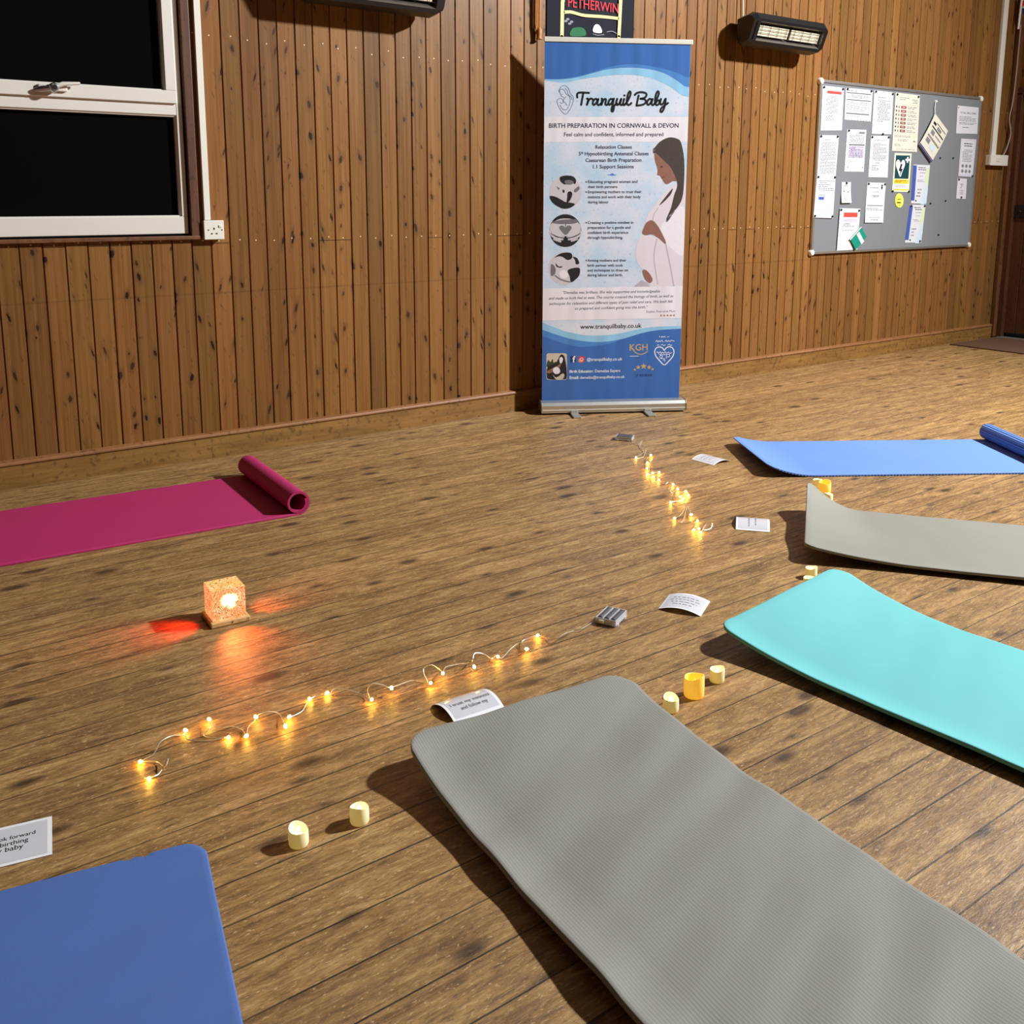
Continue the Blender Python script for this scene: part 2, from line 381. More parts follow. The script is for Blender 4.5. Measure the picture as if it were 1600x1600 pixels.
for z in (WZ0, WZ1): mb.add([(WX0, D, z), (WX1, D, z), (WX1, D + 0.12, z), (WX0, D + 0.12, z)], [[0, 1, 2, 3]], M['trim'])
tag(mb.build('wall_back', recalc=False), kind='structure')

# end wall with its door
DY0, DY1, DZ = 3.40, 4.395, 2.06
mb = MB()
mb.box((XR + 0.05, (YF + DY0) / 2, ZC / 2), (0.1, DY0 - YF, ZC), M['clad'])
mb.box((XR + 0.05, (DY1 + D) / 2, ZC / 2), (0.1, D - DY1, ZC), M['clad'])
mb.box((XR + 0.05, (DY0 + DY1) / 2, (ZC + DZ) / 2), (0.1, DY1 - DY0, ZC - DZ), M['clad'])
struct(mb, 'wall_right')
mb = MB(); mb.box((8.5, D - 0.02, 2.6), (0.075, 0.036, 5.18), M['trim'], bev=0.004); struct(mb, 'trim_1')
dr = tag(bpy.data.objects.new('door_1', None), kind='structure'); COL.objects.link(dr); dr.location = (XR, (DY0 + DY1) / 2, 0)
mb = MB()
n = 9; pw = (DY1 - DY0 - 0.02) / n
for i in range(n):
    y = -(DY1 - DY0) / 2 + 0.01 + pw * (i + 0.5)
    mb.box((0.035, y, 1.045), (0.04, pw - 0.003, 2.0), M['doorwood'], bev=0.004)
mb.build('door_leaf', dr)
mb = MB()
for y in (DY0, DY1): mb.box((-0.006, y - (DY0 + DY1) / 2, DZ / 2 + 0.01), (0.05, 0.05, DZ), M['doorwood'], bev=0.004)
mb.box((-0.006, 0, DZ + 0.025), (0.05, DY1 - DY0 + 0.05, 0.06), M['doorwood'], bev=0.004); mb.build('door_frame', dr)
mb = MB(); mb.box((0.006, 0.22, 1.09), (0.012, 0.56, 0.105), M['iron'], bev=0.003)
for y in (0.42, 0.25, 0.05): mb.lathe([(0.012, 0), (0.010, 0.004), (0.0, 0.006)], M['iron'], (-0.001, y, 1.09), 12)
mb.build('strap_hinge', dr)
mb = MB(); mb.box((0.006, -0.10, 0.19), (0.016, 0.62, 0.20), M['trim'], bev=0.004); mb.build('kick_board', dr)
mb = MB(); mb.box((-0.02, 0, 0.006), (0.09, DY1 - DY0, 0.012), M['alu'], bev=0.003); mb.build('threshold_strip', dr)

# skirting with a bead
def skirting(name, x0, x1):
    mb = MB(); mb.prism([(D, 0.0), (D - 0.020, 0.0), (D - 0.020, 0.098), (D, 0.098)], x0, x1, M['skirt'])
    mb.prism([(D, 0.1), (D - 0.022, 0.1), (D - 0.026, 0.104), (D - 0.026, 0.110), (D - 0.021, 0.116), (D - 0.012, 0.119), (D, 0.122)], x0, x1, M['bead'])
    struct(mb, name)
skirting('baseboard_back', XL, 8.46)

# window
wn = tag(bpy.data.objects.new('window_1', None), kind='structure'); COL.objects.link(wn); wn.location = (0, D, 0)
glass = NT('night window glass')
glass.set(Base_Color=(0.004, 0.0035, 0.003, 1), Roughness=0.03, Specular_IOR_Level=0.05); glass = glass.m
def frame_rect(mb, x0, x1, z0, z1, wl, wr, wb, wt, y0, y1, m):
    yc, dy = (y0 + y1) / 2, abs(y1 - y0)
    mb.box(((x0 + x1) / 2, yc, z0 + wb / 2), (x1 - x0, dy, wb), m, bev=0.003)
    mb.box(((x0 + x1) / 2, yc, z1 - wt / 2), (x1 - x0, dy, wt), m, bev=0.003)
    zc, dz = (z0 + wb + z1 - wt) / 2, z1 - wt - z0 - wb
    mb.box((x0 + wl / 2, yc, zc), (wl, dy, dz), m, bev=0.003)
    mb.box((x1 - wr / 2, yc, zc), (wr, dy, dz), m, bev=0.003)
mb = MB(); frame_rect(mb, WX0, 1.480, 1.040, 2.43, 0.05, 0.026, 0.076, 0.06, 0.0, 0.07, M['upvc'])
mb.box(((WX0 + 1.454 + 0.05) / 2, 0.035, 1.582), (1.454 - WX0 - 0.05, 0.068, 0.062), M['upvc'], bev=0.003)
mb.build('window_frame', wn)
mb = MB(); frame_rect(mb, WX0 + 0.045, 1.456, 1.600, 2.39, 0.045, 0.046, 0.054, 0.045, -0.012, 0.05, M['upvc']); mb.build('sash', wn)
mb = MB(); frame_rect(mb, WX0 + 0.05, 1.456, 1.112, 1.553, 0.009, 0.009, 0.009, 0.009, 0.008, 0.03, M['upvc'])
frame_rect(mb, WX0 + 0.085, 1.414, 1.65, 2.35, 0.008, 0.008, 0.008, 0.008, 0.0, 0.03, M['upvc']); mb.build('glazing_bead', wn)
mb = MB(); mb.box(((WX0 + 1.45) / 2, 0.034, 1.335), (1.45 - WX0, 0.012, 0.45), glass); mb.build('pane', wn)
mb = MB(); mb.box(((WX0 + 1.45) / 2, 0.028, 2.0), (1.45 - WX0 - 0.1, 0.012, 0.74), glass); mb.build('pane', wn)
mb = MB()
mb.box((0.955, -0.019, 1.634), (0.11, 0.014, 0.026), M['upvc'], bev=0.004)
mb.lathe([(0.019, 0), (0.019, 0.02), (0.015, 0.026), (0.011, 0.027)], M['chrome'], (0, 0, 0), 24)
# turn the barrel to face the room
nb_ = len(mb.v)
k0 = nb_ - 4 * 24
for i in range(k0, nb_):
    x, y, z = mb.v[i]; mb.v[i] = (x + 0.955, -0.026 - z, y + 1.634)
mb.tube([(0.955, -0.053, 1.634), (0.955, -0.0545, 1.634)], 0.0095, M['dark'], 16)
mb.tube([(0.955, -0.036, 1.634), (0.99, -0.042, 1.650), (1.055, -0.040, 1.656)], [0.011, 0.009, 0.006], M['upvc'], 10)
mb.tube([(0.945, -0.034, 1.632), (0.91, -0.03, 1.627), (0.885, -0.022, 1.622)], [0.011, 0.012, 0.006], M['chrome'], 10)
mb.build('handle', wn, smooth=True)
mb = MB()
mb.box((1.506, D - 0.004, 1.74), (0.040, 0.034, 1.45), M['doorwood'], bev=0.004)  # side trim in darker wood, with the shadow beside the trunking in its colour
mb.box(((WX0 + 1.525) / 2, D - 0.006, 1.022), (1.525 - WX0, 0.034, 0.018), M['trim'], bev=0.004)
struct(mb, 'trim_2')

# ---------------------------------------------------------------- yoga mats
def mat_foam(name, c, rib=0.0, ribdir='v', tex=0.25, ribh=0.8, bd=0.0012):
    t = NT(name); uv = t.n('ShaderNodeUVMap'); tc = t.n('ShaderNodeTexCoord')
    nz = t.n('ShaderNodeTexNoise', i_Vector=tc.outputs['Object'], i_Scale=3.0, i_Detail=3.0)
    fine = t.n('ShaderNodeTexNoise', i_Vector=tc.outputs['Object'], i_Scale=420.0, i_Detail=2.0)
    lo = tuple(x * 0.93 for x in c[:3]) + (1,); hi = tuple(min(1, x * 1.06) for x in c[:3]) + (1,)
    t.set(Base_Color=t.mix(nz.outputs[0], lo, hi), Roughness=0.62); t.b.inputs['Specular IOR Level'].default_value = 0.3
    h = t.math('MULTIPLY', fine.outputs[0], tex)
    if rib:
        sp = t.n('ShaderNodeSeparateXYZ', i_0=uv.outputs[0])
        a = t.math('SINE', t.math('MULTIPLY', sp.outputs[1 if ribdir == 'v' else 0], 2 * PI / rib))
        h = t.math('ADD', h, t.math('MULTIPLY', a, ribh))
    t.bump(h, 0.55, bd)
    return t.m

def yoga_mat(name, label, origin, ang, L, Wd, th, m, lift=None, r=0.05, roll=None, wave=0.0, under=None, edge_lift=0.0, ns=110, nv=72, nicks=()):
    """s runs along the mat, v across it; lift(s,v) gives the height of the underside"""
    mb = MB(); path = []; er0 = th * 0.55
    if roll is None:
        for i in range(ns + 1):
            f = i / ns; path.append((L * (0.35 * f + 0.65 * f * f) if i > 3 else (0, er0 * .12, er0 * .4, er0)[i], None))
    else:
        for i in range(ns + 1): path.append((L * i / ns, None))
        R0, turns = roll; k = 60
        for i in range(1, int(k * turns) + 1):
            th_ = 2 * PI * i / k; rr = R0 - (th * 1.12) * th_ / (2 * PI)
            path.append(((L + rr * math.sin(th_), R0 - rr * math.cos(th_)), (-math.sin(th_), math.cos(th_))))
    npth = len(path)
    er = th * 0.55; VV = [0, er * .12, er * .4, er] + [er + (Wd - 2 * er) * q / (nv - 6) for q in range(1, nv - 6)] + [Wd - er, Wd - er * .4, Wd - er * .12, Wd]; nv = len(VV) - 1
    top, bot, uvt = [], [], []
    acc = 0; prev = None
    for i, (p, nrm) in enumerate(path):
        for j in range(nv + 1):
            v = VV[j]
            dr_ = min(v, Wd - v) if nrm is not None else min(v, Wd - v, p + 1e-6)
            drop = er - math.sqrt(max(0.0, er * er - (er - dr_) ** 2)) if dr_ < er else 0.0
            if nrm is None:
                s = p
                dv = min(v, Wd - v); s0 = r - math.sqrt(max(0, r * r - (r - dv) ** 2)) if dv < r else 0.0
                for nv_, nd_ in nicks: s0 += nd_ * math.exp(-((v - nv_) / 0.006) ** 2)
                s = s0 + (L - s0) * (p / L)
                z = lift(s, v) if lift else 0.0
                if wave: z += wave * (0.5 + 0.5 * noise.noise(Vector((s * 9.0 + v * 4.5, v * 2.6 - s, 3.1)))) * min(1, (L - s) * 6)
                z += edge_lift * max(0.0, 1 - v / 0.10) ** 2
                bot.append((s, v, z)); top.append((s, v, z + th - drop)); uvt.append((s, v))
            else:
                (sx, sz), (nx, nz_) = p, nrm
                sk = 0.018 * (v / Wd - 0.5) * 0
                bot.append((sx, v, sz)); top.append((sx + nx * th, v, sz + nz_ * th)); uvt.append((L + 0.0025 * 0 + R0 * 2 * PI * (i - ns) / 60, v))
    n1 = nv + 1; N = npth * n1
    vs = top + bot; fs = []; uv = uvt + uvt; fb = []
    for i in range(npth - 1):
        for j in range(nv):
            a, b, c, d = i * n1 + j, i * n1 + j + 1, (i + 1) * n1 + j + 1, (i + 1) * n1 + j
            fs.append([a, d, c, b]); fb.append([N + a, N + b, N + c, N + d])
    for i in range(npth - 1):
        for j, fl in ((0, 1), (nv, 0)):
            a, b = i * n1 + j, (i + 1) * n1 + j
            fb.append([a, N + a, N + b, b] if fl else [b, N + b, N + a, a])
    for j in range(nv):
        for i, fl in ((0, 0), (npth - 1, 1)):
            a, b = i * n1 + j, i * n1 + j + 1
            fb.append([a, N + a, N + b, b] if fl else [b, N + b, N + a, a])
    mb.add(vs, fs, m, uv)
    b0 = 0; iu = mb.mat(under or m)
    for f in fb: mb.uv[len(mb.f)] = [uv[k] for k in f]; mb.f.append(f); mb.mi.append(iu)
    o = mb.build(name, None, (origin[0], origin[1], 0.001), ang, smooth=True)
    return tag(o, label, 'yoga mat', 'yoga mats set out on the hall floor')

def curl(h0, h1, Lc, p=2.0, pv=1.0, Wd=0.6):
    def f(s, v):
        if s >= Lc: return 0.0
        return (h0 + (h1 - h0) * (max(0, v) / Wd) ** pv) * (1 - s / Lc) ** p
    return f
A = math.atan2
yoga_mat('yoga_mat', 'crimson pink yoga mat by the long wall with its far end rolled up', (-0.35, 3.558), A(-0.075, 1), 1.855, 0.63, 0.0085,
         mat_foam('crimson foam', srgb(178, 44, 100)), r=0.02, roll=(0.049, 1.32))
yoga_mat('yoga_mat', 'sky blue yoga mat with a ribbed rolled end, furthest right', (3.379, 2.701), A(-0.546, 0.838), 1.305, 0.60, 0.010,
         mat_foam('sky blue foam', srgb(104, 140, 212)), lift=curl(0.05, 0.036, 0.22), r=0.05, roll=(0.047, 1.9), under=mat_foam('ribbed blue underside', srgb(96, 132, 200), 0.0145, 'u', 0.1, 1.0, 0.010))
def far_grey(s, v):
    q = v / 0.6
    h = 0.036 + 0.038 * q + 0.042 * max(0, q - 0.72) / 0.28 + 0.010 * math.exp(-((q - 0.42) / 0.16) ** 2)
    Lc = 0.42 - 0.21 * q
    return h * max(0, 1 - s / Lc) ** 2.0
yoga_mat('yoga_mat', 'pale grey yoga mat with a strongly curled end, between the blue and turquoise mats', (2.668, 1.970), A(-0.80, 0.595), 1.75, 0.60, 0.011,
         mat_foam('pale grey foam', srgb(140, 137, 127)), lift=far_grey, r=0.045, edge_lift=0.013, wave=0.003)
yoga_mat('yoga_mat', 'turquoise yoga mat with a gently lifted rounded end', (1.947, 1.715), A(-1, 0.06), 1.8, 0.60, 0.011,
         mat_foam('turquoise foam', srgb(108, 186, 188)), lift=curl(0.042, 0.075, 0.40, 2.0, 1.0), r=0.065, edge_lift=0.015, wave=0.004)
yoga_mat('yoga_mat', 'large ribbed grey yoga mat nearest the camera, lying over a card', (0.962, 1.71), A(-1, -0.09), 1.9, 0.605, 0.012,
         mat_foam('ribbed grey foam', srgb(138, 136, 128), 0.0068, 'v', 0.25, 0.16), lift=curl(0.046, 0.048, 0.34), r=0.07, wave=0.018, edge_lift=0.014, ns=170, nv=84)
yoga_mat('yoga_mat', 'mid blue yoga mat in the near left corner with a nicked edge', (-0.066, 1.823), A(-0.977, -0.215), 1.5, 0.61, 0.007,
         mat_foam('dusty blue foam', srgb(80, 110, 172)), r=0.045, wave=0.004, lift=curl(0.004, 0.010, 0.2), nicks=((0.475, 0.007), (0.502, 0.010)))

# ---------------------------------------------------------------- text helper
_fc = {}
def text_mesh(txt, bold=0.0, shear=0.0, align='LEFT'):
    key = (txt, bold, shear)
    if key in _fc: return _fc[key]
    cu = bpy.data.curves.new('t', 'FONT'); cu.body = txt; cu.size = 1.0; cu.offset = bold; cu.shear = shear; cu.resolution_u = 3; cu.fill_mode = 'FRONT'
    o = bpy.data.objects.new('t', cu); COL.objects.link(o)
    dg = bpy.context.evaluated_depsgraph_get(); dg.update()
    me = o.evaluated_get(dg).to_mesh()
    vs = [(v.co.x, v.co.y) for v in me.vertices]; fs = [list(p.vertices) for p in me.polygons]
    o.evaluated_get(dg).to_mesh_clear(); bpy.data.objects.remove(o); bpy.data.curves.remove(cu)
    x0 = min(v[0] for v in vs); x1 = max(v[0] for v in vs)
    _fc[key] = ([((x - x0) / (x1 - x0), y / (x1 - x0)) for x, y in vs], fs)
    return _fc[key]
def smooth_line(pts, k=6, closed=False):
    P = [Vector((*p, 0)) if len(p) == 2 else Vector(p) for p in pts]; out = []
    n = len(P)
    for i in range(n if closed else n - 1):
        p0, p1, p2, p3 = (P[(i - 1) % n], P[i], P[(i + 1) % n], P[(i + 2) % n]) if closed else (P[max(i - 1, 0)], P[i], P[i + 1], P[min(i + 2, n - 1)])
        for q in range(k):
            t = q / k
            out.append(0.5 * ((2 * p1) + (p2 - p0) * t + (2 * p0 - 5 * p1 + 4 * p2 - p3) * t * t + (3 * p1 - p0 - 3 * p2 + p3) * t ** 3))
    if not closed: out.append(P[-1])
    return [(p.x, p.y) for p in out]
def ribbon(pts, wdt):
    """flat stroke with round ends in 2D: list of (verts, faces)"""
    vs = []; fs = []
    for (x, y) in (pts[0], pts[-1]):
        b = len(vs); vs += [(x + wdt / 2 * math.cos(2 * PI * k / 10), y + wdt / 2 * math.sin(2 * PI * k / 10)) for k in range(10)]; fs.append(list(range(b, b + 10)))
    b = len(vs); n = len(pts)
    for i in range(n):
        ax, ay = pts[max(i - 1, 0)]; bx, by = pts[min(i + 1, n - 1)]
        l = math.hypot(bx - ax, by - ay) or 1; nx, ny = -(by - ay) / l * wdt / 2, (bx - ax) / l * wdt / 2
        vs += [(pts[i][0] + nx, pts[i][1] + ny), (pts[i][0] - nx, pts[i][1] - ny)]
    for i in range(n - 1): fs.append([b + 2 * i, b + 2 * i + 1, b + 2 * i + 3, b + 2 * i + 2])
    return vs, fs

# ---------------------------------------------------------------- affirmation cards
def card(label, c, ang, L, Wd, arch, lines, ax='x', tilt=0.0):
    """laminated card: local x along the lines of text; arch bends it up along x or y"""
    mb = MB(); n = 24; th = 0.0008
    def surf(x, y, o=0.0):
        q = (x / L if ax == 'x' else y / Wd)
        z = arch * (1 - (2 * q) ** 2) + tilt * (y / Wd + 0.5) * Wd
        return (x, y, 0.0015 + z + o)
    def sheet(x0, x1, y0, y1, o, m, both=False):
        vs = []; fs = []
        for i in range(n + 1):
            for j in range(n + 1): vs.append(surf(x0 + (x1 - x0) * i / n, y0 + (y1 - y0) * j / n, o))
        k = n + 1
        for i in range(n):
            for j in range(n): fs.append([i * k + j, (i + 1) * k + j, (i + 1) * k + j + 1, i * k + j + 1])
        if both:
            b = len(vs); vs += [(x, y, z - th) for x, y, z in vs]; fs += [[b + q for q in f[::-1]] for f in fs]
            for i in range(n):
                for a, c_ in ((i * k, (i + 1) * k), (i * k + n, (i + 1) * k + n)): fs.append([a, c_, b + c_, b + a])
                for a, c_ in ((i, i + 1), (n * k + i, n * k + i + 1)): fs.append([a, c_, b + c_, b + a])
        mb.add(vs, fs, m)
    sheet(-L / 2, L / 2, -Wd / 2, Wd / 2, 0, M['laminate'], True)
    sheet(-L / 2 + 0.008, L / 2 - 0.008, -Wd / 2 + 0.008, Wd / 2 - 0.008, 0.0003, M['cardgrey'])
    for (txt, xa, xb, yb) in lines:
        if txt:
            vs, fs = text_mesh(txt); wd = (xb - xa)
            mb.add([surf(xa + x * wd, yb + y * wd * 1.2, 0.0007) for x, y in vs], fs, M['blackp'])
        else:
            x = xa
            while x < xb:
                ln = min(random.uniform(0.006, 0.016), xb - x)
                mb.add([surf(*p, 0.0007) for p in ((x, yb), (x + ln, yb), (x + ln, yb + 0.0042), (x, yb + 0.0042))], [[0, 1, 2, 3]], M['ink'])
                x += ln + 0.004
    o = mb.build('affirmation_card', None, (c[0], c[1], 0.0), ang)
    return tag(o, label, 'card', 'laminated affirmation cards')
M['laminate'] = plain('glossy laminated edge', srgb(240, 240, 244), 0.18, noise_amt=0.01)
M['cardgrey'] = plain('printed pale grey card', srgb(206, 205, 212), 0.2, noise_amt=0.06, scale=14)
card('flat white laminated card reading to birthing my baby, at the left edge of the floor', (0.218, 1.918), A(-0.018, 0.088) , 0.178, 0.127, 0.0,
     [('I look forward', -0.020, 0.060, 0.016), ('to birthing', -0.019, 0.048, -0.003), ('my baby', -0.016, 0.040, -0.021)])
card('curled laminated card reading I trust my instincts, tucked behind the ribbed grey mat', (1.222, 1.835), A(-0.005, 0.125), 0.138, 0.105, 0.016,
     [('I trust my instincts', -0.052, 0.056, -0.008), ('and follow my', -0.034, 0.040, -0.027)], 'y')
card('arched laminated card with four lines of text, beside the clear battery box', (2.079, 1.949), A(-0.112, 0.062), 0.128, 0.118, 0.013,
     [(None, -0.04, 0.042, 0.025), (None, -0.046, 0.046, 0.008), (None, -0.038, 0.04, -0.010), (None, -0.03, 0.03, -0.028)], 'x')
card('arched laminated card on the bare floor left of the curled pale grey mat', (2.83, 2.323), A(0.095, 0.112), 0.148, 0.122, 0.015,
     [(None, -0.05, 0.05, 0.012), (None, -0.04, 0.04, -0.012)], 'x')
card('arched laminated card beside the lifted end of the sky blue mat, furthest of the cards', (3.392, 3.046), A(0.004, 0.1), 0.118, 0.135, 0.013,
     [(None, -0.035, 0.035, 0.03), (None, -0.04, 0.04, 0.008), (None, -0.03, 0.03, -0.014)], 'x')

# ---------------------------------------------------------------- flameless candles
wax_t = glow('lit ivory wax', srgb(250, 242, 206), srgb(255, 218, 110), 0.24, 0.45)
wax_p = glow('lit amber wax', srgb(246, 212, 116), srgb(255, 184, 50), 0.6, 0.45)
M['wax_far'] = glow('ivory wax', srgb(250, 232, 165), srgb(255, 226, 140), 0.16, 0.45)
flame_on = glow('glowing flame tip', srgb(255, 240, 190), srgb(255, 226, 150), 6.0)
flame_off = plain('unlit flame tip', srgb(236, 230, 170), 0.4)
def make_candle(kind):
    t = thing('flameless_candle', 'c', 'candle', (0, 0, 0))
    R, H = (0.0188, 0.0345) if kind == 'tealight' else (0.0248, 0.052)
    wx = wax_t if kind == 'tealight' else wax_p
    mb = MB(); rim = [0]
    prof = [(R * 0.93, 0.001), (R, 0.004), (R * 1.01, H * 0.5), (R * 0.985, H - 0.003), (R * 0.95, H), (R * 0.86, H - 0.001), (R * 0.8, H - (0.014 if kind == 'tealight' else 0.020)), (R * 0.15, H - (0.016 if kind == 'tealight' else 0.022))]
    mb.lathe(prof, wx, (0, 0, 0), 40, wob=lambda i, a: (0.0035 * math.sin(a + 0.6) + 0.0016 * math.sin(2 * a)) * (1 if 3 <= i <= 5 else 0.3 if i > 5 else 0) * (R / 0.0195))
    mb.build('wax_body', t, smooth=True)
    mb = MB(); z0 = H - (0.016 if kind == 'tealight' else 0.024)
    mb.lathe([(0.001, z0), (0.0055, z0 + 0.002), (0.006, z0 + 0.006), (0.004, z0 + 0.012), (0.0015, z0 + 0.0175), (0.0002, z0 + 0.020)], flame_on if kind == 'tealight' else wx, (0, 0, 0), 16)
    mb.build('flame_tip', t, smooth=True)
    return t
def dup(root, loc, rotz, label, group):
    r = root.copy(); COL.objects.link(r); r.location = loc; r.rotation_euler = (0, 0, rotz); r['label'] = label; r['group'] = group
    for ch in root.children:
        c = ch.copy(); COL.objects.link(c); c.parent = r
    return r
protos = {'tealight': make_candle('tealight'), 'pillar': make_candle('pillar')}
used = set()
for kind, (px, py), lab in (
    ('tealight', (467, 1319), 'lit cream tealight candle, left one of the pair near the mid blue mat'),
    ('tealight', (562, 1284), 'lit cream tealight candle, right one of the pair near the mid blue mat'),
    ('tealight', (1048, 1110), 'lit yellow tealight candle in front of the amber pillar, by the ribbed grey mat'),
    ('pillar', (1084, 1087), 'glowing amber pillar candle between two tealights, beside the ribbed grey mat'),
    ('tealight', (1120, 1064), 'pale tealight candle behind the amber pillar, near the turquoise mat'),
    ('tealight', (1277, 761), 'pale tealight candle by the sky blue mat, furthest of all candles'),
    ('pillar', (1288, 772), 'yellow pillar candle between the sky blue mat and the curled pale grey mat'),
    ('tealight', (1293.5, 784), 'yellow tealight candle before the far pillar, just above the pale grey mat curl'),
    ('tealight', (1267, 902), 'pale tealight candle beyond the turquoise mat corner, the upper one of two'),
    ('tealight', (1264, 918), 'pale tealight candle half hidden behind the raised corner of the turquoise mat')):
    p = F(px, py); rz = random.uniform(0, 6.28)
    if kind not in used:
        o = protos[kind]; o.location = (p.x, p.y, 0.0); o.rotation_euler = (0, 0, rz); o['label'] = lab; o['group'] = 'flameless candles'; used.add(kind)
    else: o = dup(protos[kind], (p.x, p.y, 0.0), rz, lab, 'flameless candles')

# ---------------------------------------------------------------- fairy lights
wire_m = plain('silver wire', srgb(222, 214, 196), 0.35, 0.5)
led_m = glow('warm led drop', srgb(255, 220, 140), srgb(255, 188, 66), 110.0)
case_m = NT('clear plastic case'); case_m.set(Base_Color=srgb(235, 235, 240), Roughness=0.12, Alpha=0.42, Specular_IOR_Level=0.7); case_m = case_m.m
cell_m = plain('dark battery wrapper', srgb(70, 70, 76), 0.35)
led_me = None
def battery_box(t, c, ang):
    mb = MB(); R = Matrix.Rotation(ang, 3, 'Z'); c = Vector(c)
    def bx(p, d, m, b=0.002): mb.box(c + R @ Vector(p), d, m, R, b)
    bx((0, 0, 0.005), (0.086, 0.062, 0.006), case_m)
    for y in (-0.030, 0.030): bx((0, y, 0.012), (0.086, 0.003, 0.018), case_m, 0.001)
    for x in (-0.042, 0.042): bx((x, 0, 0.012), (0.003, 0.062, 0.018), case_m, 0.001)
    for x in (-0.03, 0.026):
        for y in (-0.031, 0.031): bx((x, y, 0.004), (0.010, 0.008, 0.007), case_m, 0.001)
    for y in (-0.01, 0.01): bx((0, y, 0.017), (0.08, 0.002, 0.012), case_m, 0.0008)
    box = mb.build('battery_case', t)
    for y in (-0.02, 0.0, 0.02):
        mb = MB(); a = c + R @ Vector((-0.036, y, 0.0165)); b = c + R @ Vector((0.033, y, 0.0165)); b2 = c + R @ Vector((0.037, y, 0.0165))
        mb.tube([a, b], 0.0078, cell_m, 16); mb.tube([b, b2], 0.0025, M['chrome'], 10); mb.build('battery', box, smooth=True)
    mb = MB(); mb.box(c + R @ Vector((-0.046, 0.012, 0.012)), (0.006, 0.014, 0.008), M['white'], R, 0.001); mb.build('switch', box)
def fairy_string(label, bulbs, loops, boxpx, boxang):
    global led_me
    b0 = F(*boxpx); t = thing('fairy_lights', label, 'fairy lights', (b0.x, b0.y, 0.0), 0, 'strings of fairy lights on the floor')
    o = Vector((b0.x, b0.y, 0.0))
    pts = []
    def P(px, py, z): return F(px, py, z) - o
    for i, (px, py, z) in enumerate(loops): pts.append(P(px, py, z))
    cl = smooth3(pts, 8)
    mb = MB(); mb.tube(cl, 0.0011, wire_m, 6); mb.build('wire', t, smooth=True)
    battery_box(t, (0, 0, 0), boxang)
    for (px, py, z) in bulbs:
        p = P(px, py, z)
        if led_me is None:
            mb = MB(); mb.lathe([(0.0005, -0.005), (0.003, -0.003), (0.0038, 0.0), (0.003, 0.0034), (0.0005, 0.0052)], led_m, (0, 0, 0), 12)
            q = mb.build('bulb', t, smooth=True); led_me = q
        else:
            q = led_me.copy(); COL.objects.link(q); q.parent = t; q.name = 'bulb'
        q.location = p; q.rotation_euler = (random.uniform(0.6, 1.6), 0, random.uniform(0, 6.28))
    return t
def smooth3(P, k):
    out = []; n = len(P)
    for i in range(n - 1):
        p0, p1, p2, p3 = P[max(i - 1, 0)], P[i], P[i + 1], P[min(i + 2, n - 1)]
        for q in range(k):
            t = q / k
            v = 0.5 * ((2 * p1) + (p2 - p0) * t + (2 * p0 - 5 * p1 + 4 * p2 - p3) * t * t + (3 * p1 - p0 - 3 * p2 + p3) * t ** 3)
            v.z = max(v.z, 0.0015); out.append(v)
    out.append(P[-1]); return out
A_b = [(233, 1217, .005), (219, 1190, .008), (290, 1141, .012), (327, 1124, .012), (357, 1152, .006), (385, 1150, .010), (400, 1120, .014), (446, 1135, .016), (452, 1120, .010), (484, 1092, .008), (511, 1083, .008), (581, 1093, .014), (612, 1075, .022), (673, 1067, .014), (692, 1052, .020), (741, 1042, .020), (765, 1012 + 0, .012), (778, 1026, .014), (823, 1014, .016), (840, 993, .010)]
A_b.pop(16)
A_l = [(225, 1216, .004), (240, 1213, .004), (250, 1207, .004), (262, 1185, .02), (258, 1198, .012), (245, 1190, .004), (222, 1189, .006), (240, 1178, .012), (250, 1160, .03), (268, 1150, .03), (287, 1148, .010), (290, 1141, .012), (293, 1155, .004), (325, 1157, .003), (353, 1152, .006), (335, 1153, .003), (318, 1149, .003), (329, 1136, .015), (327, 1124, .012), (340, 1137, .006), (362, 1135, .008), (378, 1140, .004), (385, 1150, .010), (388, 1136, .008), (398, 1126, .010), (402, 1118, .014), (418, 1112, .018), (436, 1115, .005), (444, 1131, .012), (440, 1122, .006), (452, 1120, .010), (462, 1117, .006), (473, 1110, .004), (480, 1098, .006), (492, 1088, .006), (512, 1086, .008), (524, 1076, .016), (545, 1078, .012), (565, 1085, .004), (577, 1090, .010), (574, 1078, .03), (582, 1068, .045), (598, 1070, .035), (611, 1074, .022), (640, 1064, .006), (655, 1064, .003), (668, 1066, .008), (662, 1052, .03), (663, 1043, .04), (675, 1039, .045), (688, 1047, .022), (692, 1050, .020), (697, 1042, .016), (715, 1038, .006), (733, 1035, .006), (738, 1032, .03), (742, 1021, .04), (756, 1022, .03), (768, 1029, .006), (776, 1024, .012), (784, 1028, .006), (798, 1014, .004), (812, 1004, .010), (820, 1010, .012), (824, 1014, .014), (815, 1003, .004), (838, 993, .010), (852, 996, .004), (868, 998, .014), (882, 990, .020), (895, 986, .004), (910, 982, .010), (925, 973, .004), (936, 969, .008)]
fairy_string('long loose string of warm fairy lights in front of the glowing cube lamp', A_b, A_l, (955, 969), A(0.038, 0.078))
B_b = [(994, 715, .005), (1017, 711, .01), (1012, 723, .008), (1011, 732, .01), (1012, 741, .006), (1020, 739, .012), (1021, 745, .008), (1029, 750, .006), (1030, 738, .008), (1052, 757, .008), (1059, 764, .01), (1071, 768, .01), (1075, 774, .006), (1063, 776, .014), (1067, 780, .008), (1048, 785, .006), (1054, 810, .008), (1080, 804, .012), (1090, 814, .01), (1084, 828, .008), (1092, 826, .012), (1095, 832, .008)]
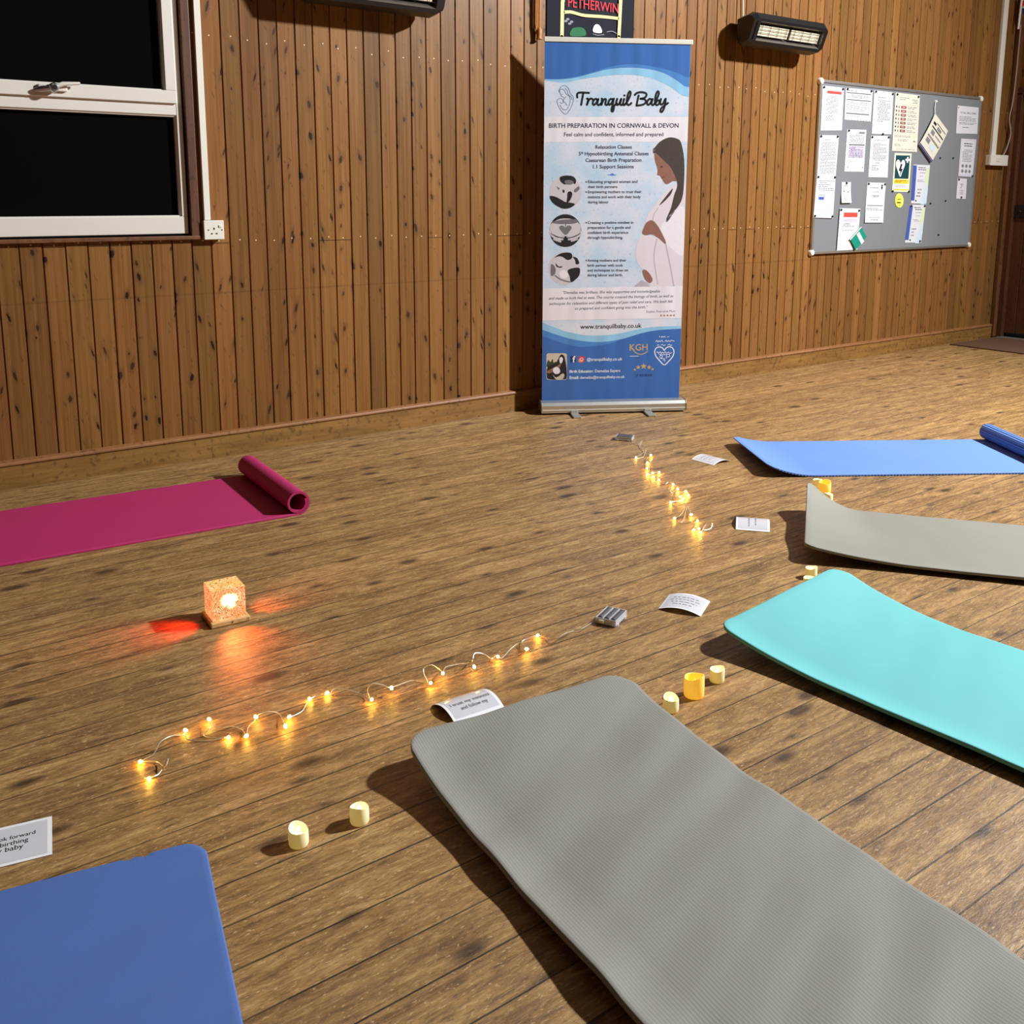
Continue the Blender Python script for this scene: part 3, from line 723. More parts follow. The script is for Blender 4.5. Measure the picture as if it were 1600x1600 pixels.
B_l = [(990, 690, .008), (996, 696, .003), (1004, 688, .02), (1000, 698, .006), (1006, 706, .006), (994, 715, .005), (1005, 714, .003), (1010, 704, .012), (1017, 711, .01), (1010, 718, .006), (1012, 732, .01), (1014, 742, .004), (1020, 739, .012), (1031, 738, .01), (1028, 750, .006), (1038, 757, .004), (1045, 753, .012), (1053, 758, .006), (1045, 764, .02), (1050, 770, .012), (1058, 765, .01), (1056, 776, .01), (1063, 777, .012), (1072, 768, .01), (1076, 775, .006), (1066, 782, .006), (1048, 785, .006), (1058, 792, .004), (1068, 788, .02), (1070, 795, .01), (1062, 806, .014), (1054, 810, .008), (1066, 815, .003), (1074, 792, .006), (1080, 804, .012), (1082, 818, .004), (1090, 814, .010), (1084, 828, .008), (1096, 830, .006), (1104, 818, .016), (1098, 828, .006), (1110, 826, .006), (1113, 818, .018)]
fairy_string('bunched string of warm fairy lights in front of the roller banner', B_b, B_l, (976, 687), A(-0.075, 0.055))

# ---------------------------------------------------------------- glowing cube lamp
a0 = Vector((0.9325, 2.6655, 0)); la = A(-0.0076, 0.1062)
lt = thing('cube_lamp', 'glowing orange cube lamp with a rippled shade on a pale wooden base', 'lamp', a0, la)
mb = MB(); mb.box((0, 0, 0.0085), (0.113, 0.105, 0.015), stained_wood('pale wood lamp base', srgb(206, 160, 96), srgb(228, 190, 130), 0, 0.5, 2.0), bev=0.003)
mb.tube([(0.004, -0.0525, 0.008), (0.004, -0.0532, 0.008)], 0.0022, M['dark'], 10)
mb.build('lamp_base', lt)
def ripple_shade(name, e0, e1, e2, strength, hot=False):
    t = NT(name); tc = t.n('ShaderNodeTexCoord')
    d = t.n('ShaderNodeTexNoise', i_Vector=tc.outputs['Object'], i_Scale=38.0, i_Detail=2.0)
    cn = t.n('ShaderNodeTexNoise', i_Vector=tc.outputs['Object'], i_Scale=46.0, i_Detail=1.0, i_Distortion=1.2)
    wl = t.math('ADD', 0.5, t.math('MULTIPLY', t.math('SINE', t.math('MULTIPLY', cn.outputs[0], 58.0)), 0.5))
    c = t.ramp(wl, [(0.0, e0), (0.3, e1), (0.6, e2), (1.0, e2)])
    vor = t.n('ShaderNodeTexNoise', i_Vector=tc.outputs['Object'], i_Scale=22.0, i_Detail=2.0)
    c2 = t.mix(t.n('ShaderNodeMapRange', i_Value=vor.outputs[0], i_1=0.45, i_2=0.65, i_4=0.55).outputs[0], c, e1)
    st = strength
    if hot:
        sp = t.n('ShaderNodeSeparateXYZ', i_0=tc.outputs['Object'])
        dx = t.math('ADD', sp.outputs[0], t.math('MULTIPLY', t.math('SUBTRACT', vor.outputs[0], 0.5), 0.03))
        dz = t.math('ADD', t.math('SUBTRACT', sp.outputs[2], 0.070), t.math('MULTIPLY', t.math('SUBTRACT', cn.outputs[0], 0.5), 0.03))
        rr = t.math('SQRT', t.math('ADD', t.math('POWER', dx, 2.0), t.math('POWER', dz, 2.0)))
        hh = t.n('ShaderNodeMapRange', i_Value=rr, i_1=0.010, i_2=0.026, i_3=1.0, i_4=0.0)
        c2 = t.mix(hh.outputs[0], c2, srgb(255, 244, 190))
        st = t.math('ADD', strength, t.math('MULTIPLY', hh.outputs[0], 4.0))
    t.set(Base_Color=srgb(130, 70, 36), Emission_Color=c2, Emission_Strength=st, Roughness=0.3)
    t.bump(wl, 0.6, 0.002); return t.m
sh_o = ripple_shade('orange rippled acrylic', srgb(205, 60, 12), srgb(244, 140, 64), srgb(255, 226, 160), 0.88, True)
sh_y = ripple_shade('yellow rippled acrylic', srgb(190, 92, 16), srgb(240, 180, 66), srgb(255, 238, 170), 0.88)
sh_r = ripple_shade('red rippled acrylic', srgb(200, 16, 4), srgb(240, 66, 20), srgb(255, 190, 120), 1.2)
mb = MB(); hx, hy, z0, z1 = 0.047, 0.043, 0.016, 0.107
def face(p, ux, uy, n, m, N=14):
    vs = []; fs = []
    for i in range(N + 1):
        for j in range(N + 1):
            q = Vector(p) + Vector(ux) * (i / N) + Vector(uy) * (j / N)
            if 0 < i < N and 0 < j < N: q += Vector(n) * (0.0022 * noise.noise(q * 90))
            vs.append(q)
    k = N + 1
    for i in range(N):
        for j in range(N): fs.append([i * k + j, (i + 1) * k + j, (i + 1) * k + j + 1, i * k + j + 1])
    mb.add(vs, fs, m)
h = z1 - z0
face((-hx, -hy, z0), (2 * hx, 0, 0), (0, 0, h), (0, -1, 0), sh_o)
face((hx, -hy, z0), (0, 2 * hy, 0), (0, 0, h), (1, 0, 0), sh_o)
face((hx, hy, z0), (-2 * hx, 0, 0), (0, 0, h), (0, 1, 0), sh_o)
face((-hx, hy, z0), (0, -2 * hy, 0), (0, 0, h), (-1, 0, 0), sh_r)
face((-hx, -hy, z1), (2 * hx, 0, 0), (0, 2 * hy, 0), (0, 0, 1), sh_y)
mb.build('lamp_shade', lt, smooth=True)
for nm, col, pw, loc, tgt, ang, bl in (('lamp_glow_front', (1.0, 0.20, 0.045), 3.6, (0.0, -0.052, 0.085), (0.02, -0.19, 0.0), 88, 1.0),
                                 ('lamp_glow_side', (1.0, 0.05, 0.02), 3.6, (-0.056, 0.0, 0.07), (-0.17, 0.0, 0.0), 84, 0.9),
                                 ('lamp_glow_right', (1.0, 0.20, 0.05), 1.8, (0.056, 0.0, 0.06), (0.17, 0.04, 0.0), 84, 1.0)):
    l = bpy.data.lights.new(nm, 'SPOT'); l.energy = pw; l.color = col; l.spot_size = math.radians(ang); l.spot_blend = bl; l.shadow_soft_size = 0.012
    q = bpy.data.objects.new(nm, l); COL.objects.link(q); R_ = Matrix.Rotation(la, 3, 'Z')
    q.location = a0 + R_ @ Vector(loc); q.rotation_euler = (R_ @ (Vector(tgt) - Vector(loc))).to_track_quat('-Z', 'Y').to_euler()

# ---------------------------------------------------------------- roller banner
B0 = Vector((3.383, 4.314, 0)); BDX = Vector((0.8712, -0.4909, 0)).normalized(); BN = Vector((BDX.y, -BDX.x, 0)); BANG = A(BDX.y, BDX.x); BWD = 0.797
def BP(px, py):
    d = ray(px, py); t = (B0 - CAM).dot(BN) / d.dot(BN); p = CAM + d * t
    return ((p - B0).dot(BDX), p.z)
bt = thing('roller_banner', 'tall blue and white roller banner advertising birth preparation classes, standing before the wooden wall', 'banner', B0, BANG)
class Z:                                             # a zoomed crop: origin and scale
    def __init__(s, ox, oy, k): s.o = (ox, oy); s.k = k
    def __call__(s, x, y): return BP(s.o[0] + x / s.k, s.o[1] + y / s.k)
z3, z4, z5, z7 = Z(820, 0, 5.714), Z(830, 200, 6.154), Z(830, 430, 6.154), Z(865, 120, 8.421)
def speckle():
    t = NT('pale blue speckled print'); tc = t.n('ShaderNodeTexCoord')
    a = t.n('ShaderNodeTexNoise', i_Vector=tc.outputs['Object'], i_Scale=5.5, i_Detail=2.0)
    b = t.n('ShaderNodeTexNoise', i_Vector=tc.outputs['Object'], i_Scale=70.0, i_Detail=2.0, i_Roughness=0.7)
    c = t.ramp(a.outputs[0], [(0.3, srgb(190, 218, 240)), (0.5, srgb(214, 226, 242)), (0.7, srgb(234, 232, 242))])
    f = t.n('ShaderNodeMapRange', i_Value=b.outputs[0], i_1=0.58, i_2=0.70, i_3=0.0, i_4=0.42)
    t.set(Base_Color=t.mix(f.outputs[0], c, srgb(120, 162, 205)), Roughness=0.5); return t.m
def satin(name, c):
    t = NT(name); tc = t.n('ShaderNodeTexCoord'); mp = t.n('ShaderNodeMapping', i_Vector=tc.outputs['Object'], i_Scale=(9, 9, 1.6))
    nz = t.n('ShaderNodeTexNoise', i_Vector=mp.outputs[0], i_Scale=1.0, i_Detail=1.0)
    t.set(Base_Color=c, Roughness=0.42); t.bump(nz.outputs[0], 0.5, 0.012); return t.m
P = {'speck': speckle(), 'blue': satin('deep blue print', srgb(62, 112, 186)), 'mid': satin('mid blue print', srgb(80, 138, 208)), 'light': satin('light blue print', srgb(150, 206, 240)),
     'band': satin('off white print', srgb(244, 238, 244)), 'txt': plain('navy lettering', srgb(30, 36, 66), 0.5), 'blk': M['blackp'], 'wht': M['whitep'],
     'gold': plain('gold print', srgb(214, 176, 104), 0.5), 'bronze': plain('bronze print', srgb(176, 128, 84), 0.5), 'hair': plain('brown hair print', srgb(74, 62, 56), 0.5, noise_amt=0.25, scale=60),
     'skin': plain('skin print', srgb(150, 104, 88), 0.5, noise_amt=0.12, scale=30), 'dress': plain('white dress print', srgb(234, 222, 228), 0.5, noise_amt=0.05, scale=14), 'dress2': plain('soft grey fold print', srgb(192, 180, 194), 0.5),
     'dress3': plain('bright dress print', srgb(246, 238, 244), 0.5), 'grey1': plain('light grey photo print', srgb(214, 208, 212), 0.5, noise_amt=0.1, scale=40), 'grey2': plain('mid grey photo print', srgb(120, 116, 120), 0.5, noise_amt=0.15, scale=40),
     'grey3': plain('near black photo print', srgb(32, 30, 32), 0.5), 'leaf': plain('leaf print', srgb(52, 74, 40), 0.5), 'wall': plain('beige photo print', srgb(214, 200, 182), 0.5), 'fb': plain('dark blue badge print', srgb(26, 46, 100), 0.5),
     'ig': plain('pink badge print', srgb(206, 60, 96), 0.5), 'ig2': plain('orange badge print', srgb(238, 140, 90), 0.5), 'logo': plain('slate line print', srgb(58, 76, 112), 0.5)}
pb = MB(); LY = 0.00004
TOPV, BOTV = 2.018, 0.060
pb.box((BWD / 2, 0.0006, (TOPV + BOTV) / 2), (BWD, 0.001, TOPV - BOTV), P['speck'])
clampu = lambda q: (min(max(q[0], 0.0005), BWD - 0.0005), q[1])
def bpoly(pts, m, ly):
    pts = [clampu(p) for p in pts]
    pb.poly([(u, -LY * ly, v) for u, v in pts], P[m])
def bflat(vs, fs, m, ly): pb.add([(u, -LY * ly, v) for u, v in vs], fs, P[m])
def btext(txt, a, b, m='txt', bold=0.0, shear=0.0, ly=9):
    """a, b: left and right ends of the baseline, already on the banner"""
    vs, fs = text_mesh(txt, bold, shear); du, dv = b[0] - a[0], b[1] - a[1]
    bflat([(a[0] + x * du, a[1] + x * dv + y * du) for x, y in vs], fs, m, ly)
def bstroke(z, pts, wpx, m, ly=6, closed=False, k=6):
    q = smooth_line(pts, k, closed)
    if closed: q.append(q[0])
    q = [z(*p) for p in q]; wd = abs(z(pts[0][0] + wpx, pts[0][1])[0] - z(*pts[0])[0])
    bflat(*ribbon(q, wd), m, ly)
def band(z, up, lo, m, ly):
    u = [z(*p) for p in smooth_line(up, 6)]; l = [z(*p) for p in smooth_line(lo, 6)]
    u[0] = (0.0005, u[0][1]); l[0] = (0.0005, l[0][1]); u[-1] = (BWD - 0.0005, u[-1][1]); l[-1] = (BWD - 0.0005, l[-1][1])
    bpoly(u + l[::-1], m, ly)
# waves at the top
band(z3, [(163, 366), (800, 366), (1445, 366)], [(163, 708), (300, 710), (450, 694), (600, 655), (750, 618), (900, 606), (1050, 612), (1200, 640), (1320, 696), (1435, 780)], 'mid', 1)
band(z3, [(163, 366), (800, 366), (1445, 366)], [(163, 706), (300, 706), (450, 686), (600, 648), (750, 600), (850, 580), (950, 574), (1050, 580), (1200, 606), (1350, 648), (1437, 690)], 'blue', 2)
band(z3, [(163, 706), (300, 710), (450, 694), (600, 655), (750, 618), (900, 608), (1050, 614), (1200, 642), (1320, 698), (1435, 782)], [(163, 716), (300, 735), (400, 730), (520, 705), (650, 688), (780, 672), (900, 668), (1020, 676), (1150, 706), (1280, 766), (1425, 866)], 'light', 3)
band(z3, [(163, 1045), (800, 1045), (1415, 1045)], [(163, 1265), (800, 1265), (1410, 1265)], 'band', 1)
band(z5, [(112, 128), (700, 117), (1418, 105)], [(112, 437), (700, 425), (1410, 413)], 'band', 7)
band(z5, [(110, 455), (300, 530), (500, 574), (650, 580), (850, 560), (1050, 515), (1200, 495), (1405, 488)], [(110, 525), (300, 590), (450, 626), (600, 642), (750, 635), (900, 605), (1050, 560), (1200, 530), (1405, 515)], 'light', 2)
lo5 = [(110, 1245), (700, 1230), (1405, 1215)]
band(z5, [(110, 520), (300, 588), (450, 625), (600, 641), (750, 634), (900, 604), (1050, 559), (1200, 529), (1405, 514)], lo5, 'mid', 1)
band(z5, [(110, 585), (300, 652), (450, 686), (600, 682), (760, 656), (900, 608), (1050, 561), (1200, 531), (1405, 515)], lo5, 'blue', 3)
# brush lettering
for st in ([(312, 272), (308, 240), (320, 216), (360, 208), (465, 213)], [(390, 214), (378, 280), (362, 370)],
           [(440, 288), (456, 296), (446, 340), (438, 370)], [(440, 362), (462, 310), (490, 288), (514, 298)],
           [(574, 302), (548, 292), (520, 322), (516, 356), (532, 370), (560, 346), (586, 296)], [(588, 294), (574, 350), (592, 374), (622, 352)],
           [(636, 288), (634, 330), (628, 370)], [(630, 364), (656, 306), (684, 294), (688, 316), (680, 356), (696, 372), (722, 352)],
           [(778, 302), (752, 292), (726, 322), (722, 356), (738, 368), (764, 344), (790, 290)], [(792, 288), (778, 360), (762, 430), (766, 456), (784, 448), (796, 390), (812, 364), (832, 350)],
           [(836, 292), (822, 346), (834, 372), (862, 356), (886, 296)], [(890, 292), (876, 350), (890, 374), (914, 356)],
           [(928, 292), (914, 350), (926, 374), (950, 352)], [(930, 246), (933, 247)],
           [(948, 356), (990, 288), (1014, 220), (1000, 194), (976, 240), (962, 330), (976, 370), (1002, 366), (1022, 346)],
           [(1118, 248), (1106, 300), (1090, 380)], [(1068, 240), (1096, 214), (1150, 204), (1206, 214), (1222, 240), (1196, 278), (1142, 290)], [(1142, 290), (1196, 298), (1214, 330), (1186, 362), (1132, 376), (1090, 380)],
           [(1290, 302), (1262, 292), (1234, 322), (1230, 356), (1246, 370), (1274, 346), (1300, 296)], [(1302, 294), (1288, 350), (1304, 374), (1330, 352)],
           [(1328, 354), (1360, 290), (1384, 222), (1372, 192), (1348, 230), (1334, 310), (1342, 362), (1366, 372), (1390, 346), (1386, 312), (1362, 316), (1348, 340)],
           [(1412, 292), (1402, 340), (1412, 366), (1440, 352), (1468, 294)], [(1474, 290), (1466, 360), (1446, 430), (1420, 464), (1404, 450), (1420, 412), (1460, 378), (1504, 346)]):
    bstroke(z7, st, 27, 'blk', 6)
# line drawing of a mother and baby
for st in ([(74, 205), (70, 185), (90, 140), (130, 118), (175, 132), (205, 175), (222, 225), (252, 256), (260, 300), (246, 360), (215, 430), (160, 492), (112, 462), (72, 405), (48, 345), (46, 310), (64, 292), (95, 286), (122, 306), (124, 336), (104, 350), (84, 338)],
           [(80, 170), (118, 164), (146, 190), (164, 225), (206, 262), (220, 300), (206, 370), (178, 424), (142, 436), (108, 412), (84, 370)],
           [(78, 178), (92, 236), (112, 262), (134, 270), (142, 290), (126, 318), (150, 340), (176, 376)], [(150, 150), (182, 190), (196, 236), (232, 266), (240, 300)], [(104, 238), (124, 228)], [(152, 276), (166, 262)]):
    bstroke(z7, st, 5.5, 'logo', 6)
T = [('BIRTH PREPARATION IN CORNWALL & DEVON', z3, (215, 1142), (1372, 1140), 'txt', .012, 0), ('Feel calm and confident, informed and prepared', z3, (350, 1217), (1236, 1215), 'txt', 0.008, 0),
     ('Relaxation Classes', z3, (630, 1328), (955, 1327), 'txt', 0.012, 0), ('5* Hypnobirthing Antenatal Classes', z3, (482, 1388), (1105, 1386), 'txt', 0.012, 0),
     ('Caesarean Birth Preparation', z3, (542, 1446), (1040, 1444), 'txt', 0.012, 0), ('1.1 Support Sessions', z3, (608, 1504), (972, 1502), 'txt', 0.012, 0)]
def bullet(l, x0, x1, y): T.append((l, z4, (x0, y), (x1, y - (x1 - x0) * 0.004), 'txt', 0.012, 0))
for l, x0, x1, y in (('Educating pregnant women and', 545, 1020, 530), ('their birth partners.', 545, 833, 578), ('Empowering mothers to trust their', 545, 1060, 627), ('instincts and work with their body', 545, 1052, 676), ('during labour', 545, 745, 725),
                     ('Creating a positive mindset in', 542, 982, 922), ('preparation for a gentle and', 542, 953, 970), ('confident birth experience', 542, 932, 1018), ('through hypnobirthing.', 542, 882, 1066),
                     ('Arming mothers and their', 540, 915, 1285), ('birth partner with tools', 540, 880, 1333), ('and techniques to draw on', 540, 930, 1380), ('during labour and birth.', 540, 880, 1426)): bullet(l, x0, x1, y)
T += [('"Demelza was brilliant. She was supportive and knowledgeable', z5, (305, 180), (1238, 166), 'txt', 0.008, .25), ('and made us both feel at ease. The course covered the biology of birth, as well as', z5, (168, 235), (1365, 211), 'txt', 0.008, .25),
      ('techniques for relaxation and different types of pain relief and care. We both felt', z5, (172, 287), (1360, 263), 'txt', 0.008, .25), ('so prepared and confident going into the birth."', z5, (418, 332), (1118, 318), 'txt', 0.008, .25),
      ('Sophie, First-time Mum', z5, (1105, 361), (1385, 354), 'txt', 0, 0), ('www.tranquilbaby.co.uk', z5, (472, 516), (1060, 503), 'blk', 0.008, 0),
      ('@tranquilbaby.co.uk', z5, (535, 824), (875, 818), 'wht', 0.01, 0), ('Birth Educator:', z5, (368, 938), (597, 934), 'wht', .022, 0), ('Demelza Sayers', z5, (612, 934), (855, 929), 'wht', 0.01, 0),
      ('Email:', z5, (368, 998), (458, 996), 'wht', .022, 0), ('demelza@tranquilbaby.co.uk', z5, (470, 996), (898, 987), 'wht', 0.01, 0), ('KGH', z5, (945, 724), (1118, 721), 'gold', .01, 0), ('5* REVIEWS', z5, (1004, 974), (1160, 971), 'fb', .01, 0)]
for l, z, a, b, m, bo, sh in T: btext(l, z(*a), z(*b), m, bo, sh)
def disc(z, cx, cy, rx, ry, m, ly, n=40): bpoly([z(cx + rx * math.cos(2 * PI * k / n), cy + ry * math.sin(2 * PI * k / n)) for k in range(n)], m, ly)
def zp(z, pts, m, ly, sm=True): bpoly([z(*p) for p in (smooth_line(pts, 4, True) if sm else pts)], m, ly)
for y in (519, 616, 911, 1274): disc(z4, 528, y, 7, 7, 'txt', 5, 12)
zp(z4, [(728, 450), (760, 446), (778, 436), (800, 448), (824, 452), (790, 458), (768, 458)], 'mid', 5)
# three round photographs
disc(z4, 328, 617, 153, 163, 'grey1', 2)
zp(z4, [(275, 475), (330, 457), (400, 465), (430, 500), (420, 540), (380, 520), (330, 545), (285, 520)], 'grey3', 3); zp(z4, [(320, 510), (370, 500), (410, 520), (380, 545), (335, 540)], 'grey2', 4)
zp(z4, [(178, 655), (230, 660), (290, 690), (330, 712), (390, 720), (420, 735), (370, 770), (300, 775), (230, 740), (190, 700)], 'grey3', 3)
zp(z4, [(350, 620), (380, 610), (395, 640), (370, 700), (340, 720), (345, 670)], 'grey3', 4); zp(z4, [(300, 590), (322, 600), (318, 625), (300, 620)], 'grey3', 4, False); zp(z4, [(240, 560), (275, 580), (262, 600)], 'grey2', 4, False); zp(z4, [(410, 600), (455, 560), (462, 590), (425, 620)], 'grey2', 4)
disc(z4, 328, 987, 153, 158, 'grey3', 2)
zp(z4, [(190, 925), (260, 880), (330, 870), (400, 880), (466, 925), (476, 985), (470, 1020), (330, 1040), (180, 1020), (178, 980)], 'grey1', 3)
zp(z4, [(200, 905), (300, 882), (440, 880), (430, 915), (330, 925), (230, 920)], 'grey2', 4)
zp(z4, [(330, 1030), (282, 985), (268, 958), (282, 940), (308, 940), (328, 955), (350, 938), (378, 942), (388, 962), (370, 990)], 'grey2', 4)
for st in ([(190, 1000), (250, 1030), (310, 1045)], [(190, 1030), (240, 1060), (300, 1070)], [(470, 995), (410, 1030), (350, 1045)], [(472, 1030), (420, 1058), (362, 1070)], [(220, 1070), (280, 1090)], [(440, 1068), (390, 1084)]): bstroke(z4, st, 20, 'grey1', 5)
for st in ([(190, 1015), (250, 1046), (300, 1058)], [(470, 1012), (415, 1046), (360, 1058)], [(330, 925), (330, 945)]): bstroke(z4, st, 6, 'grey3', 6)
disc(z4, 318, 1350, 153, 158, 'grey1', 2)
zp(z4, [(218, 1250), (270, 1212), (330, 1197), (385, 1205), (392, 1250), (350, 1270), (300, 1240), (260, 1235)], 'grey3', 3)
zp(z4, [(400, 1240), (440, 1250), (462, 1300), (430, 1310), (420, 1270)], 'grey3', 3); zp(z4, [(350, 1370), (410, 1345), (466, 1350), (460, 1420), (410, 1470), (380, 1482), (370, 1430)], 'grey3', 3)
zp(z4, [(236, 1300), (262, 1330), (300, 1330), (280, 1345), (240, 1330)], 'grey3', 3); zp(z4, [(190, 1310), (230, 1340), (230, 1400), (190, 1420)], 'grey2', 3)
zp(z4, [(270, 1385), (320, 1365), (350, 1400), (340, 1440), (290, 1440)], 'dress3', 4); bstroke(z4, [(230, 1420), (290, 1460), (370, 1480)], 12, 'grey2', 5)
# woman in a white dress
zp(z4, [(985, 1525), (1060, 1462), (1120, 1490), (1140, 1525)], 'dress2', 2, False)
zp(z4, [(1070, 1030), (1030, 1090), (1004, 1180), (1014, 1280), (1060, 1350), (1100, 1372), (1150, 1420), (1165, 1540), (1470, 1540), (1470, 1190), (1300, 1100), (1200, 1050)], 'dress', 3)
zp(z4, [(1470, 520), (1310, 590), (1200, 730), (1128, 818), (1100, 905), (1160, 892), (1250, 962), (1350, 870), (1470, 740)], 'dress', 3)
zp(z4, [(1190, 240), (1188, 310), (1214, 400), (1210, 450), (1234, 460), (1256, 492), (1280, 530), (1310, 541), (1360, 512), (1395, 508), (1405, 420), (1340, 340), (1260, 270)], 'skin', 4)
zp(z4, [(1230, 742), (1300, 650), (1360, 580), (1340, 640), (1270, 715)], 'hair', 4)
zp(z4, [(1172, 200), (1186, 190), (1240, 130), (1320, 92), (1395, 100), (1440, 140), (1470, 300), (1470, 500), (1450, 680), (1380, 800), (1310, 900), (1296, 880), (1342, 770), (1372, 650), (1402, 560), (1388, 480), (1340, 380), (1270, 310), (1230, 270), (1196, 240), (1174, 245)], 'hair', 5)
zp(z4, [(1238, 965), (1300, 870), (1470, 760), (1470, 1210), (1350, 1160), (1280, 1090), (1236, 1010)], 'dress3', 5)
zp(z4, [(1066, 1012), (1080, 960), (1112, 905), (1168, 890), (1228, 960), (1292, 1088), (1280, 1110), (1225, 1062), (1160, 1024), (1100, 1032)], 'skin', 6)
zp(z4, [(1068, 1370), (1112, 1372), (1166, 1450), (1142, 1492), (1092, 1455)], 'skin', 4)
bstroke(z4, [(1290, 1110), (1330, 1300), (1370, 1520)], 12, 'dress2', 4); bstroke(z4, [(1205, 1070), (1180, 1250), (1215, 1500)], 10, 'dress2', 4); bstroke(z4, [(1170, 880), (1180, 830), (1220, 770)], 8, 'dress2', 4)
disc(z4, 1252, 372, 14, 8, 'hair', 6, 14); bstroke(z4, [(1256, 476), (1276, 470)], 6, 'hair', 6); disc(z4, 1183, 215, 8, 10, 'skin', 6, 12)
# stars, badges and small picture in the lower part
def star(z, cx, cy, r, m): bpoly([z(cx + (r if k % 2 == 0 else r * 0.42) * math.sin(PI * k / 5), cy - (r if k % 2 == 0 else r * 0.42) * math.cos(PI * k / 5)) for k in range(10)], m, 8)
for k in range(5): star(z5, 1248 + 31 * k, 388 - k * 0.5, 15, 'bronze')
for x, y, r in ((995, 908, 16), (1028, 885, 24), (1080, 875, 32), (1133, 885, 24), (1166, 903, 16)): star(z5, x, y, r, 'gold')
bstroke(z5, [(950, 680), (975, 715), (1010, 748), (1050, 760), (1090, 750), (1118, 732)], 8, 'gold', 6); bstroke(z5, [(948, 778), (1032, 777)], 4, 'sky' if 'sky' in P else 'wht', 6)
hp = [(1280, 862), (1240, 828), (1200, 780), (1187, 738), (1200, 702), (1232, 690), (1262, 700), (1279, 722), (1296, 700), (1326, 688), (1358, 700), (1372, 736), (1360, 780), (1322, 826)]
bstroke(z5, hp, 9, 'wht', 6, True)
for st in ([(1205, 745), (1215, 735), (1225, 752), (1240, 735), (1250, 752), (1262, 740), (1275, 750), (1288, 735), (1300, 750), (1318, 738), (1335, 752), (1352, 742)], [(1232, 790), (1245, 770), (1262, 785), (1240, 800), (1268, 800)], [(1300, 800), (1300, 765), (1325, 760), (1330, 780), (1305, 785)], [(1268, 820), (1280, 800), (1285, 830)], [(1230, 760), (1260, 765), (1300, 760)],
           [(1234, 596), (1234, 586)], [(1250, 598), (1256, 586), (1264, 598), (1276, 588), (1290, 596)], [(1310, 594), (1322, 590)],
           [(1196, 640), (1206, 626), (1216, 642), (1228, 628), (1240, 640), (1254, 626), (1268, 640)], [(1284, 638), (1296, 624), (1306, 640), (1320, 628), (1334, 638), (1348, 626), (1374, 634)],
           [(1210, 676), (1222, 668), (1230, 680)], [(1246, 672), (1262, 666), (1274, 678), (1290, 668)], [(1312, 674), (1326, 664), (1340, 676), (1352, 670)]): bstroke(z5, st, 5, 'wht', 6)
def rrect(z, x0, y0, x1, y1, r, m, ly):
    pts = []
    for cx, cy, a in ((x1 - r, y0 + r, -90), (x1 - r, y1 - r, 0), (x0 + r, y1 - r, 90), (x0 + r, y0 + r, 180)):
        for k in range(6): an = math.radians(a + 18 * k); pts.append(z(cx + r * math.cos(an), cy + r * math.sin(an)))
    bpoly(pts, m, ly)
rrect(z5, 376, 778, 430, 838, 6, 'fb', 5); rrect(z5, 452, 778, 514, 838, 14, 'ig', 5); rrect(z5, 452, 806, 500, 838, 12, 'ig2', 6)
bstroke(z5, [(483, 794), (497, 800), (498, 815), (483, 822), (470, 815), (470, 800)], 5, 'wht', 7, True); btext('f', z5(396, 836), z5(424, 835), 'wht', 0.03, 0, 9)
rrect(z5, 146, 750, 344, 1006, 22, 'wall', 5)
zp(z5, [(150, 850), (165, 815), (185, 835), (205, 805), (215, 840), (240, 830), (225, 880), (180, 890), (150, 880)], 'leaf', 6)
zp(z5, [(160, 880), (230, 850), (262, 800), (285, 762), (315, 775), (330, 830), (340, 900), (340, 985), (310, 1002), (170, 1000), (150, 960)], 'grey3', 7)
zp(z5, [(272, 800), (290, 785), (304, 800), (300, 830), (284, 850), (272, 830)], 'dress3', 8); zp(z5, [(150, 925), (200, 895), (250, 870), (285, 850), (270, 890), (220, 925), (165, 945)], 'skin', 8)
zp(z5, [(210, 900), (245, 880), (275, 905), (272, 940), (235, 950), (212, 930)], 'dress3', 9); zp(z5, [(204, 950), (225, 975), (250, 980), (300, 945), (318, 960), (300, 1000), (240, 1002)], 'wall', 9)
pnl = pb.build('printed_panel', bt, (0, -0.002, 0), recalc=False)
# hardware
mb = MB()
prof = [(-0.062, 0.010), (-0.062, 0.050), (-0.050, 0.066), (-0.012, 0.072), (0.030, 0.070), (0.052, 0.055), (0.058, 0.030), (0.050, 0.012)]
mb.prism(prof, -0.006, BWD + 0.022, M['alu']); cas = mb.build('cassette', bt)
mb = MB(); mb.prism([(-0.0635, 0.024), (-0.0635, 0.029), (-0.060, 0.029), (-0.060, 0.024)], -0.005, BWD + 0.021, M['white']); mb.build('trim_line', cas)
for x in (-0.010, BWD + 0.022):
    mb = MB(); mb.prism([(a * 1.03, z * 1.02) for a, z in prof], x, x + 0.006, M['reflector'] if x > 0 else M['alu']); mb.build('end_cap', bt)
for x in (0.175, BWD - 0.20):
    mb = MB(); mb.box((x, -0.085, 0.006), (0.045, 0.17, 0.010), M['alu'], bev=0.003); mb.box((x, -0.066, 0.015), (0.04, 0.012, 0.016), M['alu'], bev=0.003); mb.box((x, 0.07, 0.006), (0.045, 0.12, 0.010), M['alu'], bev=0.003); mb.build('foot', bt)
mb = MB(); mb.tube([(BWD / 2, 0.014, 0.06), (BWD / 2, 0.014, 2.02)], 0.009, M['alu'], 12); mb.build('pole', bt, smooth=True)
mb = MB(); mb.box((BWD / 2 + 0.004, 0.0, 2.028), (BWD + 0.016, 0.012, 0.026), M['white'], bev=0.003); mb.build('top_rail', bt)

